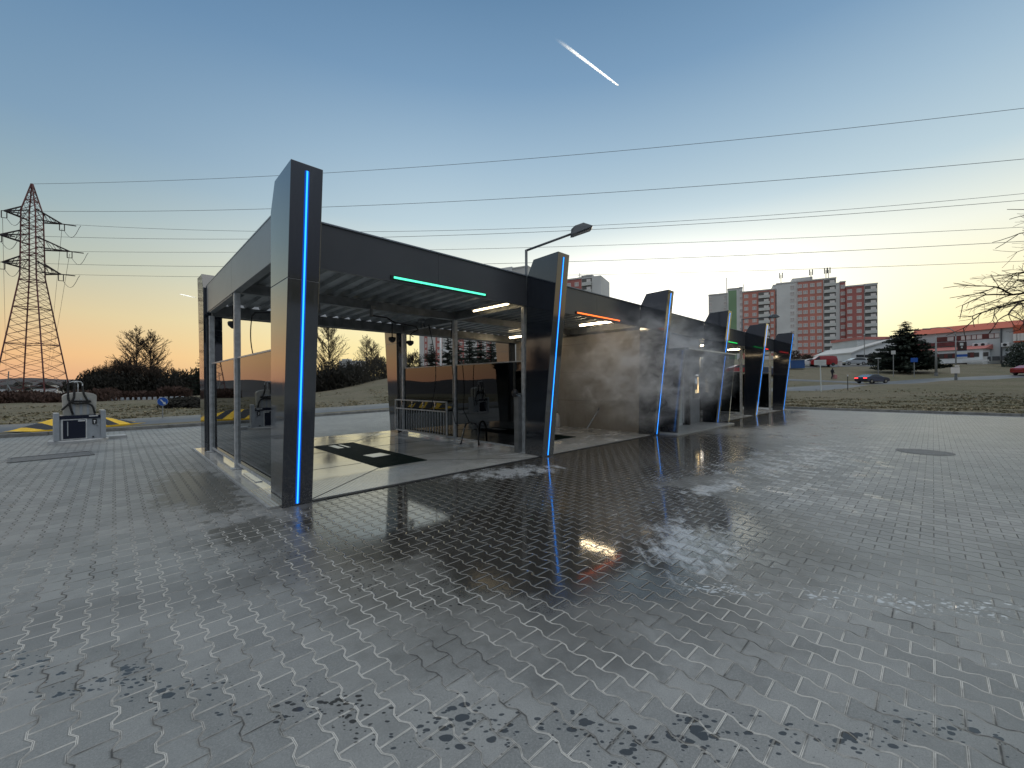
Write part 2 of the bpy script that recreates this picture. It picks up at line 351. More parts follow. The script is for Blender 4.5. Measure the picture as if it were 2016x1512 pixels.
# pavers -----------------------------------------------------------------
def paver_material():
    m_, nt, b, t = nodes_mat('interlocking_concrete_pavers'); x, y, z = xyz(nt, t.outputs['Object'])
    pos = t.outputs['Object']
    wob = (noise(nt, pos, 9.0, 2)-.5)*.006
    W, L, A = .14, .20, .0135
    k = (x/W+.5).floor(); par = (k*.5).fract()*2              # 0 even, 1 odd
    sgn = 1-par*2
    ty = y/L
    wv = (((ty.fract()-.5).abs()*4-1)*2.4).max(-1).min(1)
    d = x-k*W-sgn*wv*A+wob
    row = k-(1-d.gt(0))
    rp = (row*.5).fract()*2                                   # odd rows: 1
    tt = ty+(.5*rp)                                           # even rows have ends at .5
    dc = ((tt.fract()-.5).abs())*L+wob.abs()*.4
    stone = (tt+.5).floor()
    dist = d.abs().min(dc)
    joint = dist.ss(.0026, .0062)                             # 0 in the joint
    cham = dist.ss(.003, .012)
    rnd = white(nt, vec(nt, row, stone))
    n1 = noise(nt, pos, 1.1, 5, .6); n2 = noise(nt, pos, 90, 3, .7); n3 = noise(nt, pos, .33, 3); n4 = noise(nt, pos, 7, 4, .7)
    # --- wet zones
    def ell(cx, cy, rx, ry, rot=0.0):
        c, s_ = math.cos(rot), math.sin(rot); dx, dy = x-cx, y-cy
        u = (dx*c+dy*s_)/rx; v = (dy*c-dx*s_)/ry
        return 1-(u*u+v*v).pow(.5)
    soak = None
    for e in ((3.1, 4.5, 1.8, 2.0, 0), (3.45, 2.9, 1.7, 1.7, 0), (8.2, 4.9, 5.0, 2.4, 0), (19.5, 5.2, 4.2, 1.3, 0), (4.6, 2.6, 1.7, 1.5, .5), (24, 5.6, 4, .9, 0)):
        v = ell(*e); soak = v if soak is None else soak.max(v)
    edge = (n1-.5)*.55+(n4-.5)*.22
    lefts = (ell(.95, 7.9, .6, 2.2, .05).max(ell(1.1, 5.3, .5, .6, 0)-.1)+edge*1.9+(rnd-.5)*.35+(n4-.5)*.9).ss(.05, .40)
    wet = (soak+edge).ss(-.02, .16)
    damp = (soak+edge*1.3).ss(-.50, .02).max(lefts)
    deep = (soak+edge*.8).ss(.12, .45)
    # film: shallow standing water further right, in long patches
    strx = noise(nt, vec(nt, x*.8+y*.8, y*1.4-x*1.4), .9, 6, .72)
    rfld = ell(9.0, 1.6, 6.5, 2.2, -.05).max(ell(17, 2.6, 8, 2.6, 0)).max(ell(4.35, 1.55, 1.2, .75, .4)+.25)
    film = ((strx-.56)*3+rfld*.25+(rnd-.5)*.25).ss(-.1, .55)*rfld.ss(0, .45)
    # splash drops: bands of small drops, dark left, painted pale right
    def drops(sc_, th, band):
        v = nt.nodes.new('ShaderNodeTexVoronoi'); v.inputs['Scale'].default_value = sc_; v.inputs['Randomness'].default_value = 1
        nz = nt.nodes.new('ShaderNodeTexNoise'); nz.inputs['Scale'].default_value = 14; nt.links.new(pos, nz.inputs['Vector'])
        vm = nt.nodes.new('ShaderNodeVectorMath'); vm.operation = 'MULTIPLY_ADD'; nt.links.new(nz.outputs['Color'], vm.inputs[0]); vm.inputs[1].default_value = (.022, .022, 0)
        cb_ = vec(nt, x, y, 0.0); nt.links.new(vec(nt, (x*.717-y*.697)*.72, (x*.697+y*.717)*1.25, 0.0), vm.inputs[2]); nt.links.new(vm.outputs[0], v.inputs['Vector'])
        dd = X_(nt, v.outputs['Distance']); cc = nt.nodes.new('ShaderNodeSeparateColor'); nt.links.new(v.outputs['Color'], cc.inputs[0])
        size = X_(nt, cc.outputs[0])*th*band
        return (size-dd).ss(0, .07)
    # two arcs of spray in front of the camera and one to the right
    def segband(ax, ay, bx, by, wd):
        L2 = (bx-ax)**2+(by-ay)**2
        tpar = (((x-ax)*(bx-ax)+(y-ay)*(by-ay))/L2).clamp()
        ddx, ddy = x-(tpar*(bx-ax)+ax), y-(tpar*(by-ay)+ay)
        return (ddx*ddx+ddy*ddy).pow(.5).ss(0, wd, 1, 0)
    band = segband(-.6, 3.9, .7, 2.15, .30).max(segband(.7, 2.15, 1.7, .95, .30)).max(segband(1.7, .95, 2.8, -.1, .24)).max(segband(3.2, 1.35, 4.7, -.7, .30)*.9).max(segband(.9, 4.6, 1.8, 2.5, .7)*.55)
    pz = noise(nt, pos, 3.0, 3).ss(.38, .62)
    dr = drops(19, .72, band*(pz*.7+.3)).max(drops(36, .72, band*(pz*.6+.4))).max(drops(9, .24, band*pz)).max(drops(6, .15, noise(nt, pos, .8, 2).ss(.47, .60)))
    wetall = wet.max(dr)
    # --- colour
    base = mixc(nt, rnd, (.195, .198, .193), (.325, .324, .312))
    base = mixc(nt, n3.ss(.35, .65), base, mixc(nt, .5, base, (.18, .195, .185)))
    base = mixc(nt, n2.ss(.35, .75)*.5, base, (.40, .40, .39)); n5 = noise(nt, pos, 210, 2, .6); base = mixc(nt, n5.ss(.52, .7)*.55, base, (.10, .10, .10))
    base = mixc(nt, n4.ss(.45, .7)*.18, base, (.10, .10, .10)); base = mixc(nt, n1.ss(.42, .68)*.30, base, (.12, .125, .12)); base = mixc(nt, noise(nt, vec(nt, x*.9+y*.2, y*.25), 1.4, 5, .7).ss(.52, .72)*.35, base, (.34, .35, .345))
    ringd = ((x-1.0)*(x-1.0)+(y-9.2)*(y-9.2)).pow(.5); ringm = ((ringd-5.2)+(n1-.5)*.8).abs().ss(.0, .5, 1, 0)*x.ss(1.2, 2.2, 1, 0)
    base = mixc(nt, ringm*.35, base, (.10, .10, .098))
    base = mixc(nt, lefts*.7, base, (.055, .055, .045))
    base = mixc(nt, damp*.66, base, (.075, .070, .060))
    base = mixc(nt, wet, base, (.040, .037, .033))
    base = mixc(nt, dr*.85, base, mixc(nt, x.ss(2.9, 3.4), (.025, .026, .028), (.50, .51, .52)))  # pale right-hand drops carry the reflected sky in their colour
    jn = noise(nt, pos, 1.7, 5, .7).ss(.36, .58)
    side = x.ss(3.2, 6.5, 1, .35)*y.ss(4.5, 9.0, 1, .3)
    nearj = dc.gt(d.abs())
    jdry = mixc(nt, jn*side*(1-(1-side)*nearj*1.3).clamp(), (.075, .075, .072), (.66, .64, .59)); jdry = mixc(nt, dist.ss(.0006, .0018, 1, 0)*.8, jdry, (.05, .05, .048)); jc = mixc(nt, wetall, jdry, (.20, .19, .17))
    col = mixc(nt, joint, jc, base)
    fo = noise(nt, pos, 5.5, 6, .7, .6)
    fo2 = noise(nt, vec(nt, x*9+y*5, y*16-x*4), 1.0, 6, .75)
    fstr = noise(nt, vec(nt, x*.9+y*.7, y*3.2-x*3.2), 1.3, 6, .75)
    foam_sheen = ((ell(5.15, 5.35, 1.5, .6, -.25)).max(ell(6.6, 2.3, 1.5, .3, -.15)*.8).max(ell(4.1, 1.75, 1.0, .62, .45)*.85).max(ell(10, 1.9, 5.5, 1.5, -.08)*.42)+(fo2-.5)*1.2+(fstr-.5)*2.0+(rnd-.5)*.45).ss(.15, .80)  # soap foam by the slab edge; other ellipses paint sky sheen pale
    col = mixc(nt, foam_sheen*(joint*.6+.3)*.8, col, (.52, .54, .56))
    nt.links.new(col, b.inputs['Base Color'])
    r0 = n2.ss(.3, .7, .42, .58)
    r1 = r0-(damp*.12)
    r1 = r1-(x.ss(7, 20)*.14)
    r2 = r1*(1-wet)+wet*(.16+(n4.ss(.4, .7)*.08))
    r3 = r2*(1-deep)+deep*.06
    r4 = r3*(1-film)+film*.16
    r5 = r4*(1-dr)+dr*.08
    r6 = r5*(1-foam_sheen)+foam_sheen*.28
    jr = (1-joint)*(1-deep)*.25
    nt.links.new((r6+jr).clamp().k, b.inputs['Roughness'])
    nt.links.new((wet*.42+deep*.50+1.45).k, b.inputs['IOR'])
    # --- bump
    h = cham*1.0+(rnd-.5)*.25*joint+n2*.05*(1-wet)*(1-film)+n4*.10
    h = h*(1+wet*.25)
    bn = nt.nodes.new('ShaderNodeBump'); bn.inputs['Distance'].default_value = .0035; bn.inputs['Strength'].default_value = .9
    nt.links.new(h.k, bn.inputs['Height']); nt.links.new(bn.outputs[0], b.inputs['Normal'])
    return m_
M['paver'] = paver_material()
def slab_material():
    m_, nt, b, t = nodes_mat('wet_wash_bay_concrete'); x, y, z = xyz(nt, t.outputs['Object']); pos = t.outputs['Object']
    n1 = noise(nt, pos, 1.3, 5, .6); n2 = noise(nt, pos, 40, 3, .6); n3 = noise(nt, vec(nt, x*.8, y*2.0), 1.2, 5, .65, .5)
    # ribbed strip near the front edge
    rib = ((x*24).fract()-.5).abs()*2
    zone = y.ss(7.0, 7.25, 1, 0)
    col = mixc(nt, n1.ss(.3, .7), (.36, .36, .345), (.50, .50, .48)); col = mixc(nt, n2.ss(.4, .8)*.3, col, (.5, .5, .48))
    foam_sheen = ((n3-.5)*2.2+(x.ss(4.6, 6.2)*.35)).ss(.32, .7)
    col = mixc(nt, foam_sheen*.6, col, (.72, .73, .72)); nt.links.new(col, b.inputs['Base Color'])
    nt.links.new((n1.ss(.35, .7, .05, .16)+foam_sheen*.2).k, b.inputs['Roughness']); b.inputs['IOR'].default_value = 2.4
    h = rib.ss(.2, .7)*zone*1.8+n2*.10+n1*.3
    bn = nt.nodes.new('ShaderNodeBump'); bn.inputs['Distance'].default_value = .003; bn.inputs['Strength'].default_value = .6
    nt.links.new(h.k, bn.inputs['Height']); nt.links.new(bn.outputs[0], b.inputs['Normal'])
    return m_
M['slab'] = slab_material()
def wall_panel_material():
    m_, nt, b, t = nodes_mat('beige_sandwich_panel'); x, y, z = xyz(nt, t.outputs['Object']); pos = t.outputs['Object']
    n1 = noise(nt, pos, 1.2, 5, .7); n2 = noise(nt, vec(nt, x*3, y*3, z*.4), 2.2, 4, .7)
    col = mixc(nt, n1.ss(.3, .7), (.25, .225, .19), (.33, .30, .26)); col = mixc(nt, n2.ss(.5, .8)*.35, col, (.12, .11, .10))
    seam = (((z/1.0)+.02).fract()-.5).abs().ss(.492, .498)
    col = mixc(nt, seam, col, (.05, .05, .045)); nt.links.new(col, b.inputs['Base Color']); b.inputs['Roughness'].default_value = .45
    return m_
M['wallp'] = wall_panel_material()
def grass_material():
    m_, nt, b, t = nodes_mat('dry_winter_grass'); pos = t.outputs['Object']
    n1 = noise(nt, pos, .12, 5, .65); n2 = noise(nt, pos, 1.2, 6, .75); n3 = noise(nt, pos, 9, 4, .8)
    col = mixc(nt, n1.ss(.35, .65), (.135, .125, .070), (.20, .17, .115)); col = mixc(nt, n2.ss(.45, .75)*.6, col, (.30, .255, .175))
    col = mixc(nt, n3.ss(.35, .7)*.5, col, (.07, .066, .036)); nt.links.new(col, b.inputs['Base Color']); b.inputs['Roughness'].default_value = .95
    bn = nt.nodes.new('ShaderNodeBump'); bn.inputs['Distance'].default_value = .25; bn.inputs['Strength'].default_value = .8
    nt.links.new((n2*.6+n3*.4).k, bn.inputs['Height']); nt.links.new(bn.outputs[0], b.inputs['Normal']); return m_
M['grass'] = grass_material()
M['hill'] = mat('wooded_hill', (.045, .042, .045), .95, var=.4, vs=.02)

# ------------------------------------------------------------ terrain
def terrain():
    NA, radii = 400, [0, 8, 14, 18, 20, 22, 24, 26, 28, 30, 32, 34, 36, 39, 42, 46, 50, 55, 60, 66, 73, 82, 92, 105, 120, 140, 165, 200, 250, 330, 450, 650, 1000, 1600, 2600, 5000, 9000]
    rnd = random.Random(3); vs, fs = [Vector((0, 0, -.08))], []
    for r in radii[1:]:
        for i in range(NA):
            a = 2*math.pi*i/NA; X, Y = r*math.cos(a), r*math.sin(a); z_ = zt(X, Y)
            if r > 300: z_ += r*.0022*math.sin(a*23+r*.01)+r*.0018*math.sin(a*61)
            elif r > 40: z_ += .12*math.sin(X*.31)*math.sin(Y*.27)
            vs.append(Vector((X, Y, z_)))
    for i in range(NA): fs.append((0, 1+i, 1+(i+1) % NA))
    for j in range(len(radii)-2):
        for i in range(NA):
            a = 1+j*NA; fs.append((a+i, a+NA+i, a+NA+(i+1) % NA, a+(i+1) % NA))
    mb = MB(); mb.v, mb.f, mb.m = vs, fs, [0]*len(fs)
    for k, q in enumerate(fs):
        if vs[q[1]].length > 230: mb.m[k] = 1
    return tag(mb.build('ground', [M['grass'], M['hill']], smooth=True), kind='structure')
terrain()
# paved yard, one sheet
mb = MB(); pts = [(-60, -60), (28.9, -60), (28.9, 26.3), (11.4, 22.4), (7.2, 21.5), (2.5, 20.1), (-60, 20.1)]
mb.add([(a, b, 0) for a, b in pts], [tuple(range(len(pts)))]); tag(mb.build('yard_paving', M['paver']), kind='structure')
# kerbs
def kerb(pts, name, wd=.15, h=.12):
    mb = MB()
    for i in range(len(pts)-1):
        a, b = Vector((*pts[i], 0)), Vector((*pts[i+1], 0)); d = (b-a).normalized(); n_ = Vector((-d.y, d.x, 0)); L = (b-a).length; k = max(1, int(L/1.0))
        for j in range(k):
            c = a+d*((j+.5)*L/k); mb.box((c.x, c.y, h/2-.04), (L/k-.008, wd, h+.08), rz=math.atan2(d.y, d.x))
    return tag(mb.build(name, M['kerb'], bevel=.012), kind='structure')
kerb([(28.98, -60), (28.98, 26.4)], 'kerb'); kerb([(-60, 20.2), (2.5, 20.2), (7.2, 21.6), (11.4, 22.5), (29, 26.4)], 'kerb')
def ribbon(cen, wd, name, m_, dz=.03):
    vs, fs = [], []
    P_ = []
    for i in range(len(cen)-1):
        for j in range(8): P_.append(cen[i].lerp(cen[i+1], j/8))
    P_.append(cen[-1])
    for i, p in enumerate(P_):
        d = (P_[min(i+1, len(P_)-1)]-P_[max(i-1, 0)]); d.z = 0; d.normalize(); n_ = Vector((-d.y, d.x, 0))
        for s_ in (-.5, -.25, 0, .25, .5):
            q = p+n_*wd*s_; vs.append((q.x, q.y, zt(q.x, q.y)+dz+(.10 if abs(s_) < .5 else -.25)))
    for i in range(len(P_)-1):
        for k in range(4): fs.append((i*5+k, i*5+k+1, i*5+5+k+1, i*5+5+k))
    mb = MB(); mb.add(vs, fs); return tag(mb.build(name, m_, smooth=True), kind='structure')
def V2(a, b): return Vector((a, b, 0))
M['road'] = mat('grey_road_asphalt', (.12, .122, .125), .5, var=.12, vs=.5)
ribbon([V2(-60, 24.2), V2(0, 24.2), V2(6, 25.2), V2(11, 26.6), V2(30, 31)], 5.0, 'road', M['road'], .0)
ribbon([GP(900, 62), GP(1250, 46), GP(1560, 46), GP(1715, 52), GP(1850, 55), GP(2016, 55.5), GP(2250, 55)], 6.5, 'road', M['road'], .0)
ribbon([GP(1430, 62), GP(1560, 60), GP(1640, 57), GP(1700, 55)], 3.2, 'road', M['road'], .02)
ribbon([GP(1330, 84), GP(1520, 84), GP(1640, 87), GP(1760, 86)], 7.0, 'parking_lot', M['road'], .0)

def tufts(n, region, seed, label):
    rnd = random.Random(seed); mb = MB()
    for i in range(n):
        X, Y = region(rnd)
        if outside(X, Y) < .15: continue
        cl = math.sin(X*1.7+Y*.6)*math.sin(Y*1.3-X*.4)+rnd.gauss(0, .5)
        if cl < .1: continue
        z0 = zt(X, Y)-.03; hgt = rnd.uniform(.03, .085)*(1+.5*max(0, cl))
        for k_ in range(3):
            a_ = rnd.uniform(0, 6.28); c, s_ = math.cos(a_)*.09, math.sin(a_)*.09; lx, ly = rnd.gauss(0, .06), rnd.gauss(0, .06)
            mb.add([(X-c, Y-s_, z0), (X+c, Y+s_, z0), (X+lx, Y+ly, z0+hgt)], [(0, 1, 2)], i % 2)
    tag(mb.build('grass_tufts', [M['tuft'], M['tuft2']]), label, 'grass', kind='stuff')
M['tuft'] = mat('straw_grass', (.30, .255, .17), .95, var=.3, vs=1); M['tuft2'] = mat('olive_grass', (.17, .155, .09), .95, var=.3, vs=1)
tufts(30000, lambda r: (29.1+abs(r.gauss(0, 9)), r.uniform(-22, 16)), 1, 'dry tufted grass on the bank right of the yard')
tufts(16000, lambda r: (r.uniform(-14, 30), 27+abs(r.gauss(0, 10))), 2, 'dry tufted grass beyond the road behind the wash')
# ------------------------------------------------------------ wash bay slab
mb = MB(); mb.b2(1.44, 27.5, 5.97, 12.9, -.05, .02)
slab = tag(mb.build('wash_bay_slab', M['slab']), kind='structure')
mb = MB()                                           # drip edge, joints
mb.b2(1.40, 1.437, 5.94, 12.9, -.05, .035)
tag(mb.build('slab_edging', mat('pale_slab_edge', (.34, .35, .35), .5, var=.2, vs=5)), kind='structure')
mb = MB()
for k in range(5):
    x0 = 1.55+5.06*k
    if k == 2: continue
    for yy in (8.0, 9.9, 11.4):
        mb.b2(x0+.5, x0+2.0, yy, yy+.018, .02, .0225); mb.b2(x0+3.12, x0+4.9, yy, yy+.018, .02, .0225)
    for (ax, ay, bx, by) in ((x0+.42, 6.0, x0+2.02, 7.3), (x0+3.12, 7.3, x0+4.75, 6.0), (x0+2.02, 11.0, x0+.6, 12.6), (x0+3.12, 11.0, x0+4.6, 12.6)):
        mb.box(((ax+bx)/2, (ay+by)/2, .0212), (math.hypot(bx-ax, by-ay), .02, .0025), rz=math.atan2(by-ay, bx-ax))
tag(mb.build('slab_joints', M['blackp']), kind='structure')
mb = MB(); mb.b2(1.95, 27.4, 5.90, 5.965, -.03, .012); tag(mb.build('slab_channel', M['blackp']), kind='structure')
# floor grates
for k, lab in ((0, 'dark green floor grate in the nearest wash bay with a pale plate on it'), (1, 'dark green floor grate in the misty bay under the orange light'), (3, 'dark green floor grate in the bay just past the glazed porch'), (4, 'dark green floor grate in the farthest wash bay')):
    x0 = 1.55+5.06*k+2.05; t = thing('floor_grate', lab, 'floor grate', (x0, 7.3, .02), 0, 'floor grates in the wash bays')
    mb = MB(); mb.b2(0, 1.05, 0, 3.7, .001, .006); mb.build('grate', M['mat'], t)
    mb = MB()
    for i in range(26): mb.b2(.02+i*.04, .03+i*.04, .01, 3.69, .006, .016)
    for i in range(19): mb.b2(.0, 1.05, .02+i*.2, .03+i*.2, .0065, .013)
    mb.build('bars', M['mat'], t)
    if k == 0:
        mb = MB(); mb.box((.55, 1.25, .020), (.42, .42, .008), rz=.1); mb.build('cover_plate', M['plate'], t, bevel=.002)
        mb = MB(); mb.box((.38, 3.1, .020), (.16, .62, .008)); mb.build('cover_plate', M['plate'], t)
        mb = MB(); mb.box((.58, 3.1, .020), (.07, .62, .008)); mb.build('cover_plate', M['plate'], t)

# ------------------------------------------------------------ car wash building
cw = thing('car_wash_building', 'long flat-roofed self-service car wash with leaning dark pillars and blue light strips', 'car wash')
PW = .375
prof = [(5.88, 0.0), (6.38, 0.0), (6.32, 3.0), (6.30, 3.95), (6.10, 4.31), (5.40, 4.33), (5.66, 2.2)]
SEAM = 2.93
def yfront(z_): return 5.88+(5.40-5.88)*z_/4.33
def pillar(k, rear):
    x0 = 1.55+5.06*k; Yf = (lambda a: 18.5-a) if rear else (lambda a: a)
    low = [(yfront(0), 0.0), (6.38, 0.0), (6.323, SEAM-.004), (yfront(SEAM-.004), SEAM-.004)]
    hi = [(yfront(SEAM+.004), SEAM+.004), (6.322, SEAM+.004), (6.30, 3.95), (6.10, 4.31), (5.40, 4.33)]
    mb = MB(); mb.prism([(Yf(a), b) for a, b in low], 'x', x0, x0+PW)
    mb.prism([(Yf(a), b) for a, b in hi], 'x', x0, x0+PW)
    mb.prism([(Yf(a), b) for a, b in [(yfront(2.8)+.012, 2.8), (6.31, 2.8), (6.31, 3.1), (yfront(3.1)+.012, 3.1)]], 'x', x0+.008, x0+PW-.008)
    p = mb.build('pillar', M['gloss'], cw, bevel=.004)
    if not rear:
        xc = x0+PW*.5
        a, b = .03, 4.25
        d = Vector((0, 5.40-5.88, 4.33)).normalized(); n_ = Vector((0, -d.z, d.y))
        def strip(hw, t0, t1, name, m_):
            mb = MB(); vs = []
            for zz in (a, b):
                yy = yfront(zz)
                for xx, tt in ((-hw, t0), (hw, t0), (hw, t1), (-hw, t1)): vs.append(Vector((xc+xx, yy, zz))+n_*tt)
            mb.add(vs, [(3, 2, 1, 0), (4, 5, 6, 7), (0, 1, 5, 4), (1, 2, 6, 5), (2, 3, 7, 6), (3, 0, 4, 7)]); return mb.build(name, m_, p)
        strip(.027, -.004, .0035, 'channel_glow', M['led_halo']); strip(.0095, .0035, .008, 'light_strip', M['led_core'])
    return p
for k in range(6): pillar(k, False)
for k in range(6): pillar(k, True)
XL, XR = 1.66, 27.15
# fascias
mb = MB()
for k in range(5):
    a = 1.55+5.06*k+PW
    for j in range(2): w_ = (5.06-PW)/2; mb.b2(a+j*w_+.002, a+(j+1)*w_-.002, 6.30, 6.36, 3.32, 3.98)
mb.build('fascia', M['satin'], cw)
mb = MB()
mb.b2(XL-.05, XR, 6.27, 6.40, 3.98, 4.0); mb.b2(XL-.05, XR, 12.10, 12.23, 3.98, 4.0); mb.b2(XL-.055, XL+.02, 6.40, 12.1, 3.98, 4.0)
mb.build('coping', M['sidefas'], cw)
mb = MB(); mb.b2(XL-.05, XL+.005, 6.34, 9.24, 3.34, 3.98); mb.b2(XL-.05, XL+.005, 9.246, 12.12, 3.34, 3.98)
mb.build('side_fascia', M['sidefas'], cw)
mb = MB(); mb.b2(XR-.1, XR-.05, 6.34, 12.12, 3.34, 3.98); mb.build('side_fascia', M['satin'], cw)
mb = MB()
for k in range(5):
    a = 1.55+5.06*k+PW; mb.b2(a+.001, a+5.06-PW-.001, 12.14, 12.20, 3.24, 3.98)
mb.build('rear_fascia', M['satin'], cw)
mb = MB(); mb.b2(XL+.05, XR-.12, 12.115, 12.135, 3.40, 3.90); mb.build('added_white_reflector', M['white'], cw)  # added white strip, catches skylight to show as dots under the deck
# corrugated roof deck
mb = MB(); x_ = XL+.03; vs = []
pitch = .33
while x_ < XR-.1:
    for dx, dz in ((0, 0), (.13, 0), (.165, .07), (.295, .07)): vs.append((x_+dx, dz))
    x_ += pitch
va = [(a, 6.42, 3.60+b) for a, b in vs]+[(a, 11.93, 3.50+b) for a, b in vs]; n_ = len(vs)
mb.add(va, [(i, i+1, i+1+n_, i+n_) for i in range(n_-1)])
va = [(a, 6.42, 3.63+b) for a, b in vs]+[(a, 11.93, 3.53+b) for a, b in vs]
mb.add(va, [(i, i+n_, i+1+n_, i+1) for i in range(n_-1)])
mb.build('roof_deck', M['deck'], cw)
# beams
def beam(x0, x1, y0, y1, z0, z1, m_='galvd'):
    mb = MB(); mb.b2(x0, x1, y0, y1, z0, z1); mb.build('beam', M[m_], cw, bevel=.004)
beam(XL+.02, XR-.12, 6.37, 6.49, 3.38, 3.585); beam(XL+.02, XR-.12, 11.86, 11.98, 3.24, 3.497); beam(XL+.02, XR-.12, 9.10, 9.24, 3.34, 3.53)
for k in range(6):
    xx = 1.55+5.06*k+.07
    beam(xx, xx+.12, 6.50, 9.09, 3.34, 3.53); beam(xx, xx+.12, 9.25, 11.85, 3.30, 3.51)
def post(x0, y0, h):
    mb = MB(); mb.box((x0, y0, h/2), (.10, .10, h)); mb.box((x0, y0, .03), (.22, .20, .015)); mb.build('post', M['galv'], cw, bevel=.004)
for k in (0, 1, 4, 5):
    xx = 1.55+5.06*k+.13
    post(xx, 9.17, 3.34); post(xx, 11.95, 3.24); post(xx, 6.52, 3.38)
# glass screens
def screen(xx, y0, y1, dark):
    mb = MB(); mb.b2(xx-.005, xx+.005, y0, y1, .14, 2.10)
    g = mb.build('glass_screen', M['glassd' if dark else 'glass'], cw)
    mb = MB(); mb.b2(xx-.018, xx+.018, y0, y1, 2.10, 2.125); mb.build('top_rail', M['galv'], g)
    mb = MB(); mb.b2(xx-.018, xx+.018, y0, y1, .10, .14); mb.build('bottom_rail', M['galv'], g)
    return g
for k in (0, 1, 4, 5):
    xx = 1.55+5.06*k+.13
    screen(xx, 6.58, 9.115, k > 0); screen(xx, 9.225, 11.89, k > 0)
mb = MB(); mb.box((1.69, 8.1, .028), (.10, .9, .012)); mb.build('drain_plate', M['plate'], cw)
# signal lights on fascia
for k, c in ((0, 'green'), (1, 'orange'), (3, 'green2'), (4, 'red_l')):
    a = 1.55+5.06*k+PW/2+2.53-.9; lab = {'green': 'lit green signal bar', 'orange': 'lit orange signal bar', 'green2': 'lit deep green signal bar', 'red_l': 'lit red signal bar'}[c]
    mb = MB(); mb.b2(a-.05, a+2.05, 6.278, 6.299, 3.355, 3.415); h = mb.build('signal_housing', M['black'], cw)
    mb = MB(); mb.b2(a, a+2.0, 6.262, 6.277, 3.368, 3.400); tag(mb.build('signal_light', M[c], cw), lab)
# tube lights
def tube(xx, y0, y1, z_, hot):
    mb = MB(); mb.b2(xx-.045, xx+.045, y0-.03, y1+.03, z_+.02, z_+.05); h = mb.build('lamp_housing', M['galv'], cw)
    mb = MB(); mb.cyl((xx, y0, z_), (xx, y1, z_), .02 if not hot else .035, n=10); mb.build('tube_light', M['tubehot' if hot else 'tube'], h)
tube(6.42, 6.70, 7.95, 3.40, False); tube(6.78, 10.2, 11.35, 3.36, False)
tube(10.55, 6.50, 7.75, 3.42, True); tube(10.9, 10.2, 11.3, 3.36, True)
tube(20.3, 7.6, 8.9, 3.38, True); tube(24.2, 7.2, 8.3, 3.38, True); tube(19.4, 10.4, 11.4, 3.36, True)
# plant room in the third bay
mb = MB(); mb.b2(11.92, 12.02, 6.45, 12.0, .02, 3.28); mb.build('wall', M['wallp'], cw)
mb = MB(); mb.b2(16.62, 16.73, 6.45, 12.0, .02, 3.28); mb.build('wall', M['gloss'], cw)
mb = MB(); mb.b2(12.021, 16.619, 11.9, 12.0, .02, 3.26); mb.build('wall', M['wallp'], cw)
M['clad'] = mat('light_cladding', (.33, .33, .32), .5, var=.06, vs=2)
mb = MB(); mb.b2(12.1, 16.6, 6.47, 6.53, 2.62, 3.02); mb.b2(12.1, 16.6, 6.47, 6.53, 3.03, 3.32); mb.build('cladding', M['clad'], cw)
mb = MB(); mb.b2(15.30, 16.61, 6.44, 6.50, .02, 2.61); mb.build('wall', mat('grey_room_front', (.26, .27, .27), .4, var=.08), cw)
# door and glazing
M['doorgl'] = mat('door_glass_room_light', (.40, .45, .43), .18, var=.2, vs=.8)  # pale opaque colour stands in for the lit room behind clear glass
mb = MB(); mb.b2(12.15, 15.1, 6.445, 6.455, .10, 2.45); d_ = mb.build('door', M['doorgl'], cw)
mb = MB(); mb.b2(12.10, 15.15, 6.42, 6.48, 2.45, 2.60); mb.b2(12.10, 12.15, 6.42, 6.48, .02, 2.45); mb.b2(15.0, 15.07, 6.40, 6.49, .10, 2.44); mb.b2(12.15, 15.0, 6.42, 6.48, .02, .10)
mb.build('frame', M['galv'], d_)
mb = MB(); mb.cyl((14.9, 6.38, .9), (14.9, 6.38, 1.5), .015); mb.build('handle', M['chrome'], d_)
mb = MB(); mb.box((15.24, 6.33, 1.3), (.10, .14, 2.6)); mb.build('post', M['black'], cw)
mb = MB(); mb.b2(12.1, 16.6, 7.4, 7.46, .02, 3.2); mb.build('inner_wall', mat('pale_interior', (.42, .45, .43), .6, var=.1, vs=1.5), cw)
# porch: two leaning wedge panels and a canopy slab
pf = [(5.53, 0.02), (6.0, 0.02), (6.40, .4), (6.40, 2.62), (5.30, 2.60)]
mb = MB(); mb.prism([(5.53, .02), (6.41, .02), (6.41, 2.6), (5.28, 2.6)], 'x', 12.46, 12.56); mb.build('porch_side', M['gloss'], cw, bevel=.004)
mb = MB(); mb.prism([(5.40, .02), (6.41, .02), (6.41, 2.6), (5.16, 2.6)], 'x', 16.66, 16.70); mb.build('porch_side', M['glassc'], cw)
mb = MB(); mb.b2(12.44, 16.71, 5.15, 6.41, 2.601, 2.66); mb.build('porch_canopy', M['satin'], cw)
mb = MB(); mb.b2(12.44, 16.71, 5.125, 5.149, 2.612, 2.65); mb.build('porch_trim', M['galv'], cw)
mb = MB(); mb.b2(12.0, 17.0, 5.3, 6.40, .004, .04); mb.build('porch_step', mat('pale_step', (.30, .31, .31), .4, var=.1, vs=3), cw)

